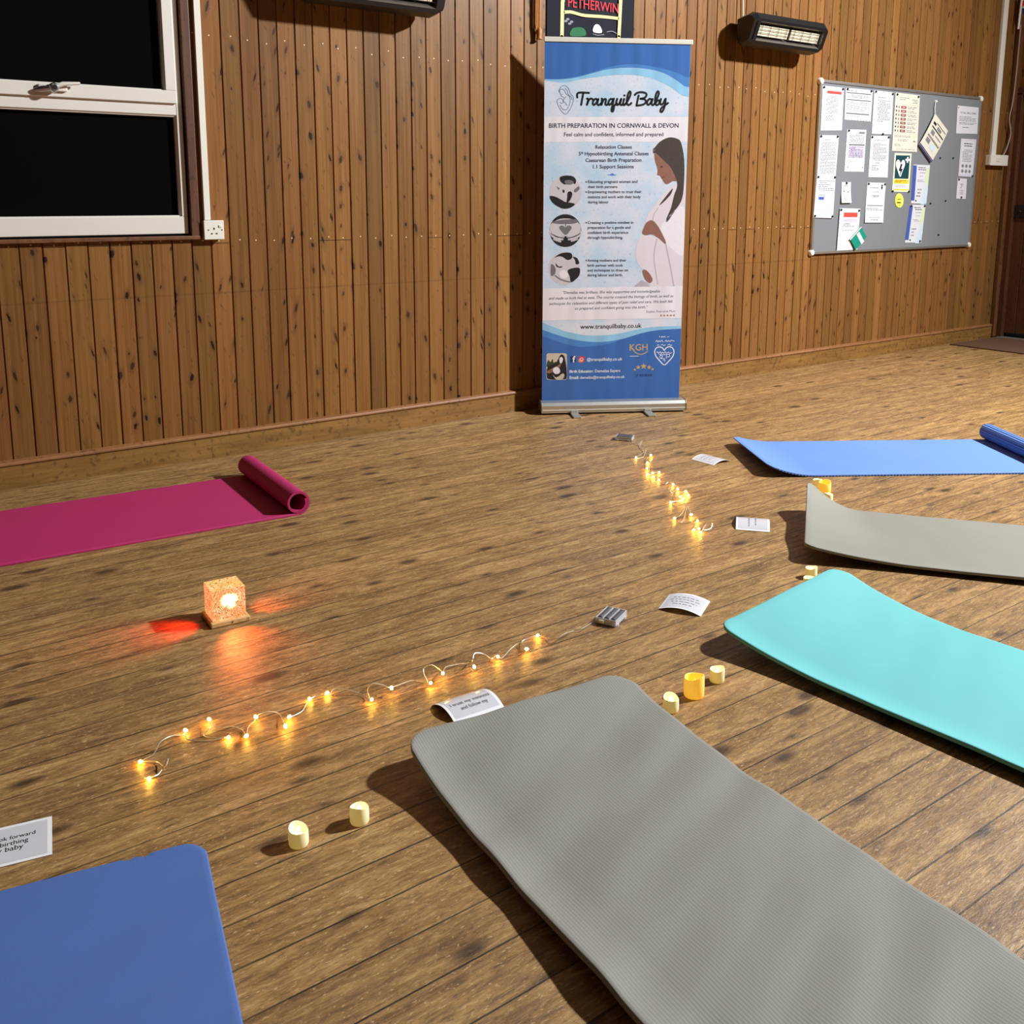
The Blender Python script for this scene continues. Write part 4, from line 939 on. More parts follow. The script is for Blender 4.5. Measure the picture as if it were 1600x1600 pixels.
# ---------------------------------------------------------------- village pennant behind the banner
pc = Vector(((3.50 + 4.133) / 2, D - 0.012, 2.10))
pt = thing('wall_pennant', 'black embroidered village pennant with yellow tape and red lettering, hanging above the roller banner', 'pennant', (pc.x, D, pc.z))
cloth = plain('black felt cloth', srgb(15, 17, 30), 0.95, noise_amt=0.2, scale=160); tape = plain('yellow ribbon tape', srgb(240, 216, 140), 0.7)
def PX(px, py, o=0.0): p = W(px, py, 0.014 + o); return (p.x - pc.x, p.y - D, p.z - pc.z)
mb = MB(); n = 40; x0, x1, zt, zb = 3.50 - pc.x, 4.133 - pc.x, 0.60, -0.22
wv = lambda x: -0.010 - 0.003 * math.sin(x * 24)
vs = []; fs = []
for i in range(n + 1):
    x = x0 + (x1 - x0) * i / n
    for z in (zt, zb): vs.append((x, wv(x), z))
    for z in (zt, zb): vs.append((x, wv(x) + 0.004, z))
for i in range(n):
    a, b = 4 * i, 4 * i + 4
    fs += [[a, a + 1, b + 1, b], [a + 2, b + 2, b + 3, a + 3], [a, b, b + 2, a + 2], [a + 1, a + 3, b + 3, b + 1]]
fs += [[0, 2, 3, 1], [4 * n, 4 * n + 1, 4 * n + 3, 4 * n + 2]]
mb.add(vs, fs, cloth); mb.build('cloth', pt)
def strip(mb, pts, wd, m, off):
    q = smooth_line(pts, 6); ps = [PX(*p) for p in q]; v2, f2 = ribbon([(p[0], p[2]) for p in ps], wd); mb.add([(x, -0.0145 - off, z) for x, z in v2], f2, m)
mb = MB()
for x in ((879, 0), (878, 58)), ((970, -2), (967, 58)): strip(mb, x, 0.024, tape, 0)
strip(mb, [(881, 19), (893, 19), (912, 24), (940, 26), (967, 29)], 0.016, tape, 0.0004)
for xx in (879.5, 969.5):
    p = PX(xx, 0); mb.box((p[0], -0.0148, p[2] + 0.2), (0.024, 0.001, 0.42), tape)
mb.build('ribbon_tape', pt)
mb = MB(); vs, fs = text_mesh('PETHERWIN', 0.004); a = PX(887.5, 10.5); b = PX(966, 20.5); dx = b[0] - a[0]
mb.add([(a[0] + x * dx, -0.0152, a[2] + x * (b[2] - a[2]) + y * dx * 1.05) for x, y in vs], fs, plain('red embroidery', srgb(216, 44, 60), 0.8)); mb.build('lettering', pt)
mb = MB(); P2 = lambda pts: [(lambda p: (p[0], -0.0152, p[2]))(PX(*q)) for q in pts]
mb.poly(P2(smooth_line([(891, 56), (893, 46), (899, 43), (908, 43), (914, 47), (914, 56)], 4, True)), plain('green embroidery', srgb(20, 96, 56), 0.8, noise_amt=0.3))
mb.poly(P2(smooth_line([(927, 50), (928, 41), (933, 38), (938, 42), (940, 51)], 4, True)), M['whitep'])
for c_ in ((884, 33), (893, 34), (887, 30), (890, 37)): mb.poly(P2([(c_[0] + 3 * math.cos(k), c_[1] + 2 * math.sin(k)) for k in (0, 1, 2, 3, 4, 5)]), M['ink'])
for s_ in ([(926, 53), (934, 55), (944, 54)], [(948, 50), (956, 49), (963, 52)]):
    q = [(p[0], p[2]) for p in P2(smooth_line(s_, 4))]; v2, f2 = ribbon(q, 0.004); mb.add([(x, -0.0152, z) for x, z in v2], f2, M['ink'])
mb.build('embroidered_motif', pt)
gold = plain('gold cord', srgb(176, 116, 48), 0.6, noise_amt=0.3, scale=90)
mb = MB()
for x in (-0.018, -0.006, 0.008): mb.tube([(3.428 + x - pc.x, -0.022, 0.55), (3.428 + x - pc.x, -0.022, 0.02), (3.430 + x * 0.6 - pc.x, -0.024, -0.03)], 0.005, gold, 8)
mb.lathe([(0.008, 0.0), (0.016, -0.012), (0.013, -0.05), (0.018, -0.06), (0.002, -0.062)][::-1], gold, (3.432 - pc.x, -0.026, 0.005), 12)
mb.build('gold_cord', pt, smooth=True)

# ---------------------------------------------------------------- infrared heaters on the wall
def heater(label, X0, zoff):
    """tilted body: opening from (y 0.300, z 2.251) down to (y 0.253, z 2.146) in front of the wall"""
    Lh = 0.73
    t = thing('wall_heater', label, 'heater', (X0 + Lh / 2, D, 2.2 + zoff), 0, 'infrared heaters on the wall')
    hx = Lh / 2
    def q(y, z): return (-y * 0.70, 2.272 + (z - 2.254) * 0.88 - 2.2)
    shell = [q(0.07, 2.30), (q(0.225, 2.325)), q(0.275, 2.315), q(0.315, 2.272), q(0.308, 2.254), q(0.250, 2.132), q(0.225, 2.112), q(0.12, 2.10), q(0.07, 2.13)]
    mb = MB()
    # skin of the body, open at the front between points 4 and 5
    n = len(shell); segs = [(-hx + 0.0, 0.80), (-hx + 0.035, 1.0), (hx - 0.035, 1.0), (hx, 0.80)]
    cy, cz = q(0.19, 2.21); vs = []; fs = []
    for x, k in segs:
        for (y, z) in shell: vs.append((x, cy + (y - cy) * k, cz + (z - cz) * k))
    for s_ in range(3):
        for i in range(n):
            j = (i + 1) % n
            if s_ == 1 and i == 4: continue
            fs.append([s_ * n + i, s_ * n + j, (s_ + 1) * n + j, (s_ + 1) * n + i])
    fs.append(list(range(n))[::-1]); fs.append([3 * n + i for i in range(n)])
    mb.add(vs, fs, M['black']); mb.build('housing', t)
    a, b = Vector((0, *q(0.308, 2.254))), Vector((0, *q(0.250, 2.132))); nrm = (b - a).cross(Vector((1, 0, 0))).normalized()
    if nrm.y > 0: nrm = -nrm
    ix = hx - 0.050
    mb = MB(); back = -nrm * 0.05; a2, b2 = a + (b - a) * 0.18, a + (b - a) * 0.82
    for p, r_ in ((a, a2), (b, b2)):
        mb.add([(-ix, *p.yz), (ix, *p.yz), (ix, *(r_ + back).yz), (-ix, *(r_ + back).yz)], [[0, 1, 2, 3]], M['reflector'])
    mb.add([(-ix, *(a2 + back).yz), (ix, *(a2 + back).yz), (ix, *(b2 + back).yz), (-ix, *(b2 + back).yz)], [[0, 1, 2, 3]], M['dark'])
    for x in (-ix, ix): mb.add([(x, *a.yz), (x, *b.yz), (x, *(b2 + back).yz), (x, *(a2 + back).yz)], [[0, 1, 2, 3]], M['reflector'])
    for x0, x1 in ((-hx + 0.02, -ix), (ix, hx - 0.02)): mb.add([(x0, *a.yz), (x1, *a.yz), (x1, *b.yz), (x0, *b.yz)], [[0, 1, 2, 3]], M['black'])
    mb.build('reflector', t)
    c = (a + b) / 2 - nrm * 0.022; up = (a - b).normalized(); R = Matrix((Vector((1, 0, 0)), up.cross(Vector((1, 0, 0))) * -1, up)).transposed()
    if R.determinant() < 0: R = Matrix((Vector((1, 0, 0)), up.cross(Vector((1, 0, 0))), up)).transposed()
    for x in (-ix / 2 + 0.004, ix / 2 - 0.004):
        mb = MB(); mb.box((x, c.y, c.z), (ix - 0.030, 0.012, 0.064), M['ceramic'], R, 0.004); mb.build('ceramic_element', t)
    mb = MB(); c2 = c + nrm * 0.012
    for k in range(4):
        p = c2 + up * (0.030 - 0.020 * k); mb.tube([(-ix, p.y, p.z), (ix, p.y, p.z)], 0.0014, M['iron'], 6)
    for k in range(8):
        x = -ix + 2 * ix * (k + 0.5) / 8; p, r_ = c2 + up * 0.045, c2 - up * 0.045; mb.tube([(x, p.y, p.z), (x, r_.y, r_.z)], 0.0014, M['iron'], 6)
    mb.build('wire_guard', t)
    mb = MB(); mb.box((-0.02, -0.04, 0.01), (0.30, 0.08, 0.10), M['black'], bev=0.006); mb.box((-0.02, -0.006, 0.03), (0.36, 0.012, 0.10), M['black'], bev=0.003); mb.build('bracket', t)
    mb = MB(); mb.tube([(-hx + 0.12, -0.012, 0.02), (-hx + 0.10, -0.012, 0.3), (-hx + 0.11, -0.012, 0.75)], 0.004, M['white'], 8); mb.build('cable', t, smooth=True)
    return t
heater('black infrared wall heater with two cream ceramic plates, above the noticeboard', 4.967, 0.0)
heater('black infrared wall heater at the top edge, between the window and the roller banner', 2.005, -0.065)

# ---------------------------------------------------------------- noticeboard
NX0, NX1, NZ0, NZ1 = 5.893, 7.998, 0.806, 2.006
nc = Vector(((NX0 + NX1) / 2, D, (NZ0 + NZ1) / 2))
nt = thing('noticeboard', 'wide grey felt noticeboard with an aluminium frame on the wooden wall', 'noticeboard', nc)
mb = MB(); mb.box((0, -0.008, 0), (NX1 - NX0 - 0.02, 0.012, NZ1 - NZ0 - 0.02), M['felt']); mb.build('felt_panel', nt)
mb = MB(); hw, hh = (NX1 - NX0) / 2, (NZ1 - NZ0) / 2
for s_ in (-1, 1):
    mb.box((0, -0.011, s_ * (hh - 0.010)), (2 * hw, 0.020, 0.020), M['alu'], bev=0.003); mb.box((s_ * (hw - 0.010), -0.011, 0), (0.020, 0.020, 2 * hh - 0.04), M['alu'], bev=0.003)
mb.build('frame', nt)
for sx in (-1, 1):
    for sz in (-1, 1):
        mb = MB(); mb.lathe([(0.024, 0.0), (0.024, 0.016), (0.018, 0.024), (0.001, 0.026)], M['white'], (0, 0, 0), 20)
        mb.v = [(x + sx * (hw - 0.012), -z, y + sz * (hh - 0.012)) for x, y, z in mb.v]; mb.build('corner_cap', nt, smooth=True)
def sheet(name, label, cat, px, m, items=(), off=0.0165, pins=True, th=0.0008, curl_=0.0, group='papers pinned to the noticeboard', pinm=None, N=14):
    C4 = [W(x, y, off) for x, y in px]; c = sum(C4, Vector()) / 4
    def S_(u, v, o=0.0):
        p = C4[0] * (1 - u) * (1 - v) + C4[1] * u * (1 - v) + C4[2] * u * v + C4[3] * (1 - u) * v - c
        return Vector((p.x, p.y - o * 0.16 - curl_ * (v ** 2.5), p.z))
    mb = MB(); vs = [S_(i / N, j / N) for i in range(N + 1) for j in range(N + 1)]; k = N + 1; nv_ = len(vs)
    vs += [p + Vector((0, th, 0)) for p in vs]
    fs = [[i * k + j, i * k + j + 1, (i + 1) * k + j + 1, (i + 1) * k + j] for i in range(N) for j in range(N)]
    fs += [[nv_ + q for q in f[::-1]] for f in fs[:N * N]]
    for i in range(N):
        for a, b in ((i * k, (i + 1) * k), (i * k + N, (i + 1) * k + N), (i, i + 1), (N * k + i, N * k + i + 1)): fs.append([a, b, nv_ + b, nv_ + a])
    mb.add(vs, fs, m)
    for it in items:
        if it[0] == 'bar':
            _, u0, v0, u1, v1, mm = it; mb.add([S_(u0, v0, .0005), S_(u1, v0, .0005), S_(u1, v1, .0005), S_(u0, v1, .0005)], [[0, 1, 2, 3]], mm)
        elif it[0] == 'bar2':
            _, u0, v0, u1, v1, mm = it; mb.add([S_(u0, v0, .0009), S_(u1, v0, .0009), S_(u1, v1, .0009), S_(u0, v1, .0009)], [[0, 1, 2, 3]], mm)
        elif it[0] == 'lines':
            _, u0, v0, u1, v1, n_, mm = it
            for q in range(n_):
                v = v0 + (v1 - v0) * (q + 0.25) / n_; h = (v1 - v0) / n_ * 0.42; u = u0 + (0.0 if random.random() < .7 else random.uniform(0, .1)); ue = u1 if random.random() < .6 else random.uniform(u0 + (u1 - u0) * .45, u1)
                while u < ue:
                    l = min(random.uniform(.05, .15), ue - u); mb.add([S_(u, v, .0005), S_(u + l, v, .0005), S_(u + l, v + h, .0005), S_(u, v + h, .0005)], [[0, 1, 2, 3]], mm); u += l + .025
        elif it[0] == 'poly':
            mb.poly([S_(u, v, it[3] if len(it) > 3 else .0007) for u, v in it[1]], it[2])
        elif it[0] == 'text':
            _, tx, u0, u1, v, asp, mm = it; tv, tf = text_mesh(tx, .012); mb.add([S_(u0 + x * (u1 - u0), v - y * (u1 - u0) * asp, .0007) for x, y in tv], tf, mm)
        elif it[0] == 'punch':
            for q in range(it[2]):
                f = (q + .5) / it[2]; u, v = (0.025, f) if it[1] == 'L' else (f, 0.975)
                mb.poly([S_(u + (.012 if it[1] == 'L' else .02) * math.cos(a_), v + .010 * math.sin(a_), .0006) for a_ in (0, 1, 2, 3, 4, 5)], M['ink2'])
    o = mb.build(name, None, c); tag(o, label, cat, group)
    if pins:
        pm = pinm or M['dark']
        for (u, v) in (pins if isinstance(pins, (list, tuple)) else ((.06, .035), (.94, .035))):
            p = S_(u, v); mb = MB(); mb.lathe([(0.0085, 0.0), (0.0085, 0.003), (0.005, 0.006), (0.0045, 0.009), (0.001, 0.010)], pm, (0, 0, 0), 12)
            mb.v = [(x + p.x, p.y - .0006 - z, y + p.z) for x, y, z in mb.v]; q = mb.build('push_pin', o, smooth=True)
    return o
I, K2 = M['ink'], M['ink2']
sheet('notice', 'punched white notice with a red heading bar, in the noticeboard top left corner', 'paper', [(1285.5, 133.6), (1318.8, 137.3), (1315.5, 203.7), (1282.2, 203.9)], M['paper'], [('bar', .22, .10, .90, .165, M['red']), ('lines', .2, .22, .75, .62, 12, I), ('lines', .2, .64, .6, .78, 4, I), ('punch', 'L', 9)])
sheet('timetable', 'landscape white timetable with dark rules, second sheet on the noticeboard top row', 'paper', [(1321.6, 137.2), (1363.8, 141.1), (1360.5, 190.1), (1319.4, 187.0)], M['paper'], [('lines', .06, .05, .7, .10, 1, I), ('bar', .05, .13, .95, .155, K2), ('lines', .08, .19, .85, .30, 3, I), ('bar', .05, .345, .95, .37, K2), ('lines', .05, .41, .93, .70, 9, I), ('bar', .05, .775, .92, .805, K2), ('lines', .06, .84, .8, .90, 2, I), ('punch', 'B', 9)])
sheet('letter', 'white letter in a punched sleeve left of the tall fire safety poster', 'paper', [(1366.1, 141), (1396.1, 144.6), (1392.9, 210), (1362, 209.2)], M['paper'], [('lines', .22, .13, .85, .17, 1, I), ('lines', .22, .2, .88, .72, 13, I), ('punch', 'L', 8)], pins=((.08, .03), (.95, .04), (.55, 1.0)))
ext = [('lines', .2, .06, .6, .12, 2, I), ('lines', .68, .08, .92, .16, 3, M['bronze'] if 'bronze' in M else I), ('bar', .05, .19, .95, .192, I)]
for q in range(7):
    v = .215 + q * .068; ext += [('bar', .26, v, .47, v + .045, M['maroon']), ('bar2', .31, v + .015, .42, v + .028, M['cream']), ('poly', [(.08 + .03 * math.cos(a_), v + .02 + .02 * math.sin(a_)) for a_ in (0, 1, 2, 3, 4, 5)], K2), ('poly', [(.17, v), (.2, v + .01), (.19, v + .045), (.16, v + .04)], K2), ('lines', .53, v, .9, v + .05, 2, I)]
ext += [('lines', .06, .72, .7, .76, 2, I), ('poly', [(.82, .70), (.9, .72), (.9, .78), (.84, .80), (.8, .76)], M['lime']), ('bar', .82, .81, .92, .825, K2), ('lines', .2, .79, .6, .83, 2, I), ('lines', .08, .87, .32, .92, 3, I), ('lines', .08, .955, .9, .975, 1, I)]
sheet('safety_poster', 'tall cream poster with a column of seven maroon boxes, on the noticeboard', 'poster', [(1399.4, 144.6), (1437.6, 149.1), (1432.7, 237.6), (1393.7, 235.6)], M['cream'], ext, pins=((.07, .03), (.93, .03)))
sheet('notice', 'white notice headed TO ALL HALL USERS at the top right of the noticeboard', 'paper', [(1496.4, 164.9), (1529.4, 168.1), (1527.1, 209.4), (1493.8, 208.5)], M['paper'], [('text', 'TO ALL HALL USERS', .14, .9, .27, 1.05, M['ink2']), ('lines', .12, .36, .9, .56, 4, I), ('lines', .12, .58, .92, .68, 2, I), ('lines', .28, .75, .8, .80, 1, K2)], pins=((.05, .05),), pinm=M['white'])
sheet('bordered_notice', 'narrow white notice with an ornate border, below the hall users notice', 'paper', [(1501.8, 216.5), (1525.7, 217.9), (1519.6, 276.5), (1497.4, 275.1)], M['paper'], [('bar', .05, .03, .95, .045, M['lilac']), ('bar', .05, .955, .95, .97, M['lilac']), ('bar', .05, .03, .08, .97, M['lilac']), ('bar', .92, .03, .95, .97, M['lilac']), ('lines', .22, .10, .78, .22, 2, K2), ('lines', .18, .28, .82, .62, 8, I)] + [('poly', [(.25 + .25 * a_ + .09 * math.cos(b_), .72 + .14 * c_ + .05 * math.sin(b_)) for b_ in (0, 1, 2, 3, 4, 5)], I) for a_ in range(3) for c_ in range(2)], pins=((.97, .98),))
sheet('slip', 'small narrow white slip lowest on the right edge of the noticeboard', 'paper', [(1496.4, 278.6), (1511, 279.4), (1509, 311), (1494, 310.4)], M['paper'], [('lines', .35, .25, .65, .5, 3, K2), ('lines', .3, .55, .7, .8, 4, I)], pins=((.12, .06), (.5, .93)))
sheet('letter', 'white letter on the noticeboard left edge, upper sheet of the overlapping pair', 'paper', [(1281, 211), (1311, 211.6), (1305.6, 277), (1276.6, 276.4)], M['paper'], [('lines', .3, .10, .75, .13, 1, K2), ('lines', .1, .17, .9, .93, 20, I)], pins=((.06, .03), (.92, .03)))
sheet('letter', 'white letter with a small blue square logo, low on the noticeboard left edge', 'paper', [(1276.8, 274.6), (1305.8, 275.2), (1301.6, 341), (1271, 340)], M['paper'], [('lines', .12, .10, .95, .36, 6, I), ('bar', .18, .45, .46, .57, M['bluep']), ('bar2', .2, .46, .44, .5, M['sky']), ('lines', .5, .62, .8, .72, 2, M['lilac']), ('lines', .2, .80, .9, .82, 1, I)], off=0.0225, pins=((.06, .03), (.95, .03), (.06, .96), (.95, .96)))
sheet('price_list', 'white list with one dark rule in a punched sleeve, under the landscape timetable', 'paper', [(1323.9, 202), (1353.9, 203), (1349.7, 268.6), (1319.2, 268.1)], M['paper'], [('bar', .62, .05, .93, .10, I), ('lines', .15, .12, .9, .33, 6, I), ('bar', .14, .35, .95, .375, K2), ('bar', .14, .39, .95, .68, M['lilac']), ('lines', .16, .40, .9, .67, 9, I), ('lines', .15, .71, .4, .80, 3, I), ('bar', .14, .88, .18, .91, K2), ('bar', .9, .88, .94, .91, K2), ('punch', 'L', 9)], pins=((.08, .03),))
sheet('letter', 'plain white letter on the noticeboard, right above the sheet with a black crest', 'paper', [(1361, 212), (1390, 212.4), (1387, 277.6), (1356.6, 276.8)], M['paper'], [('lines', .2, .08, .85, .13, 2, I), ('lines', .14, .17, .88, .6, 12, I), ('lines', .25, .64, .75, .67, 1, K2), ('lines', .14, .70, .5, .84, 4, I)])
hb = [(.5, .70), (.22, .47), (.10, .36), (.08, .25), (.16, .17), (.30, .16), (.42, .22), (.47, .27), (.53, .22), (.64, .16), (.76, .18), (.84, .27), (.80, .38), (.68, .50)]
hb = [(.065 + u * .70, .17 + (v - .16) * .82) for u, v in hb]
sheet('defibrillator_sign', 'green and yellow defibrillator sign with a white heart and lightning bolt', 'sign', [(1398, 239.4), (1424.4, 240), (1420, 300), (1394, 299.4)], M['palecream'], [('bar', .08, .05, .92, .66, M['aed']), ('poly', smooth_line(hb, 4, True), M['whitep']), ('poly', [(.40, .27), (.30, .46), (.41, .46), (.37, .61), (.54, .40), (.44, .40), (.50, .28)], M['blackp'], .0016), ('bar2', .66, .14, .92, .19, M['whitep']), ('poly', [(.745, .09), (.835, .09), (.835, .24), (.745, .24)], M['whitep'], .0013), ('bar', .06, .68, .94, .79, M['amber']), ('lines', .15, .69, .85, .76, 2, M['bronze'] if 'bronze' in M else K2), ('bar', .06, .80, .94, .91, M['whitep']), ('lines', .18, .82, .82, .89, 2, K2), ('bar', .06, .93, .94, .965, M['amber'])], pins=((.02, .99), (.98, .99)), th=0.002)
sheet('slip', 'small white slip with two little drawings, hanging loose left of the crest sheet', 'paper', [(1315.5, 284.4), (1329.7, 284.6), (1328.6, 316.7), (1313.1, 317.2)], M['paper'], [('lines', .25, .12, .75, .22, 2, K2), ('poly', [(.2, .42), (.35, .40), (.3, .5)], K2), ('poly', [(.62, .46), (.78, .44), (.74, .52)], K2), ('lines', .15, .66, .6, .9, 4, I)], pins=((.5, .05),), curl_=0.012)
sheet('letter', 'white sheet with a small black crest at its top right corner', 'paper', [(1355.5, 285), (1384.4, 285.8), (1379, 347.9), (1350.2, 347.9)], M['paper'], [('lines', .16, .12, .72, .15, 1, K2), ('poly', [(.8 + .05 * math.cos(a_), .12 + .05 * math.sin(a_)) for a_ in (0, 1, 2, 3, 4, 5)], K2), ('poly', [(.74, .06), (.8, .045), (.86, .06), (.86, .075), (.74, .075)], K2), ('lines', .34, .22, .7, .25, 1, I), ('lines', .3, .31, .72, .37, 2, K2), ('bar', .08, .565, .93, .58, K2), ('lines', .05, .63, .95, .70, 2, I), ('lines', .2, .86, .85, .89, 1, I), ('lines', .3, .92, .7, .95, 1, K2)], curl_=0.006)
sheet('leaflet', 'blue edged leaflet with pale green curves, the upper of two alike on the noticeboard', 'leaflet', [(1427.7, 257.1), (1453.2, 258.1), (1447.4, 318.7), (1423.5, 317.6)], M['paper'], [('bar', .0, .02, .2, .93, M['bluep']), ('poly', smooth_line([(.9, .25), (.96, .2), (.98, .95), (.5, .98), (.75, .75)], 3, True), M['sky']), ('poly', [(.78, .12), (.97, .04), (.97, .45), (.86, .6), (.8, .4)], M['lime'], .0012), ('lines', .3, .05, .9, .15, 2, K2), ('lines', .42, .19, .75, .22, 1, K2), ('lines', .42, .28, .7, .30, 1, K2), ('lines', .3, .38, .75, .45, 2, I), ('lines', .3, .6, .6, .85, 3, I), ('bar', .25, .91, .34, .95, K2)], pins=False)
sheet('leaflet', 'blue edged leaflet with pale green curves, the lower of two alike on the noticeboard', 'leaflet', [(1421.9, 319.8), (1446.3, 320.3), (1439.4, 379.2), (1413.9, 379.2)], M['paper'], [('bar', .0, .02, .2, .93, M['bluep']), ('poly', smooth_line([(.9, .25), (.96, .2), (.98, .95), (.5, .98), (.75, .75)], 3, True), M['sky']), ('poly', [(.78, .12), (.97, .04), (.97, .45), (.86, .6), (.8, .4)], M['lime'], .0012), ('lines', .3, .05, .9, .15, 2, K2), ('lines', .42, .19, .75, .22, 1, K2), ('lines', .42, .28, .7, .30, 1, K2), ('lines', .3, .38, .75, .45, 2, I), ('lines', .3, .6, .6, .85, 3, I), ('bar', .25, .91, .34, .95, K2)], pins=((.07, .03), (.93, .03), (.9, .96)))
sheet('notice', 'white notice with a red heading and lilac band, behind the teal booklet', 'paper', [(1312.7, 325.2), (1344.5, 326), (1339.4, 390), (1307.5, 391.7)], M['paper'], [('bar', .2, .10, .88, .21, M['red']), ('bar', .2, .25, .86, .32, M['lilac']), ('lines', .2, .35, .85, .45, 3, I), ('lines', .2, .51, .8, .54, 1, I), ('punch', 'L', 10)], off=0.0225, pins=((.05, .04), (.93, .05)))
ov = [(.5 + .5 * math.cos(2 * PI * k / 32), .5 + .5 * math.sin(2 * PI * k / 32)) for k in range(32)]
def flat_plate(name, label, cat, pxs, m, off, th, extra=()):
    ps = [W(x, y, off) for x, y in pxs]; c = sum(ps, Vector()) / len(ps); mb = MB(); n_ = len(ps); q = [p - c for p in ps]
    mb.poly([p + Vector((0, -th, 0)) for p in q], m); mb.poly([p for p in q[::-1]], m); b = 0
    mb.f += [[k, (k + 1) % n_, 2 * n_ - 1 - (k + 1) % n_, 2 * n_ - 1 - k] for k in range(n_)]; mb.mi += [0] * n_
    for pts, mm in extra: mb.poly([W(x, y, off + th + .0006) - c for x, y in pts], mm)
    return tag(mb.build(name, None, c), label, cat, 'papers pinned to the noticeboard')
yt = flat_plate('oval_tag', 'yellow oval tag under the defibrillator sign', 'tag', [(1404.9 + 6.7 * math.cos(a_ * PI / 14), 313.4 + 11.2 * math.sin(a_ * PI / 14)) for a_ in range(28)], M['yellow'], 0.0165, 0.0015, [([(1401.5, 315.6), (1407.8, 315.8), (1407.6, 317.6), (1401.3, 317.4)], M['ink2']), ([(1402.5, 311), (1408, 310.5), (1407.8, 311.6), (1402.3, 312)], M['ink2']), ([(1404.6, 320), (1406.4, 320), (1405.4, 321.6)], M['ink2'])])
bk = thing('booklet', 'teal green booklet with a white band, hanging askew over the lowest notice', 'booklet', W(1341, 373, 0.02), 0, 'papers pinned to the noticeboard')
def off_poly(mb, pxs, m, o0, o1):
    q = [W(x, y, o1) - bk.location for x, y in pxs]; r_ = [W(x, y, o0) - bk.location for x, y in pxs]; n_ = len(q); b = len(mb.v)
    mb.add(q + r_, [list(range(n_)), [n_ + k for k in range(n_)][::-1]] + [[k, (k + 1) % n_, n_ + (k + 1) % n_, n_ + k] for k in range(n_)], m)
mb = MB(); off_poly(mb, [(1329, 373), (1345.5, 355), (1354.2, 370), (1335.4, 391)], M['tealedge'], .0245, .031); mb.build('pages', bk)
mb = MB(); off_poly(mb, [(1328.6, 373.4), (1345.8, 354.6), (1354.4, 370), (1337.0, 390.6)], M['teal'], .0312, .0345); off_poly(mb, [(1338.6, 366.4), (1342.4, 362.0), (1350.2, 377.0), (1346.2, 381.6)], M['whitep'], .0346, .0353); off_poly(mb, [(1327.7, 374.2), (1345.5, 354.2), (1346.4, 355.2), (1329.2, 375.0)], M['white'], .0346, .0357); mb.build('cover', bk)
hk = thing('hanging_leaflet', 'tilted leaflet with black bars and a navy edge, hanging from a hook', 'leaflet', W(1460, 215, 0.03), 0, 'papers pinned to the noticeboard')
lp = [(1461.4, 177.5), (1481.4, 204.7), (1455.3, 254.0), (1436, 226.3)]
LQ = [W(x, y, .030) - hk.location for x, y in lp]
def LS(u, v, o=0.0): p = LQ[0] * (1 - u) * (1 - v) + LQ[1] * u * (1 - v) + LQ[2] * u * v + LQ[3] * (1 - u) * v; return Vector((p.x, p.y - o - 0.006 * math.sin(v * PI), p.z))
mb = MB(); N = 10; vs = [LS(i / N, j / N) for i in range(N + 1) for j in range(N + 1)]; vs += [p + Vector((0, .003, 0)) for p in vs]; k = N + 1; nn = k * k
fs = [[i * k + j, i * k + j + 1, (i + 1) * k + j + 1, (i + 1) * k + j] for i in range(N) for j in range(N)]; fs += [[nn + q for q in f[::-1]] for f in fs[:N * N]]
for i in range(N):
    for a, b in ((i * k, (i + 1) * k), (i * k + N, (i + 1) * k + N), (i, i + 1), (N * k + i, N * k + i + 1)): fs.append([a, b, nn + b, nn + a])
mb.add(vs, fs, M['cream'])
def lb(u0, v0, u1, v1, m):
    n_ = 6; vs = []; fs = []
    for i in range(n_ + 1):
        v = v0 + (v1 - v0) * i / n_; vs += [LS(u0, v, .0008), LS(u1, v, .0008)]
    fs = [[2 * i, 2 * i + 1, 2 * i + 3, 2 * i + 2] for i in range(n_)]; mb.add(vs, fs, m)
lb(0, .93, 1, .955, M['navy']); lb(0, .965, 1, 1, M['navy']); lb(.12, .30, .95, .335, M['blackp']); lb(.12, .56, .95, .575, M['blackp']); lb(.12, .59, .95, .605, M['blackp']); lb(.12, .17, .3, .24, M['blackp']); lb(.3, .13, .95, .15, M['ink2']); lb(.42, .19, .7, .27, M['ink'])
lb(.2, .38, .42, .5, M['ink']); lb(.5, .42, .9, .45, M['ink']); lb(.15, .64, .4, .76, M['ink']); lb(.5, .66, .8, .80, M['sky'])
mb.build('leaflet_sheet', hk)
mb = MB(); mb.tube([W(1461.4, 160, .022) - hk.location, W(1460.9, 168, .026) - hk.location, W(1461.4, 178.5, .030) - hk.location], 0.004, M['white'], 8); mb.build('string', hk, smooth=True)
mb = MB(); p = W(1461.6, 159, .016) - hk.location; mb.lathe([(0.013, 0.0), (0.013, 0.006), (0.006, 0.016), (0.001, 0.018)], M['white'], (0, 0, 0), 14); mb.v = [(x + p.x, p.y - z, y + p.z) for x, y, z in mb.v]; mb.build('hook', hk, smooth=True)
for (x, y), lb_ in (((1468.5, 247), 'dark push pin alone on the felt under the hanging leaflet'), ((1489, 247), 'dark push pin on bare felt left of the bordered notice'), ((1477, 314), 'dark push pin on the bare lower right felt'), ((1466, 367), 'lowest dark push pin, near the bottom frame of the noticeboard'), ((1453.5, 318), 'dark push pin right of the gap between the two leaflets')):
    p = W(x, y, .0145); mb = MB(); mb.lathe([(0.008, 0.0), (0.008, 0.003), (0.005, 0.006), (0.0045, 0.009), (0.001, 0.010)], M['dark'], (0, 0, 0), 12); mb.v = [(a, -z, b) for a, b, z in mb.v]
    tag(mb.build('push_pin', None, p, smooth=True), lb_, 'push pin', 'loose pins on the noticeboard')

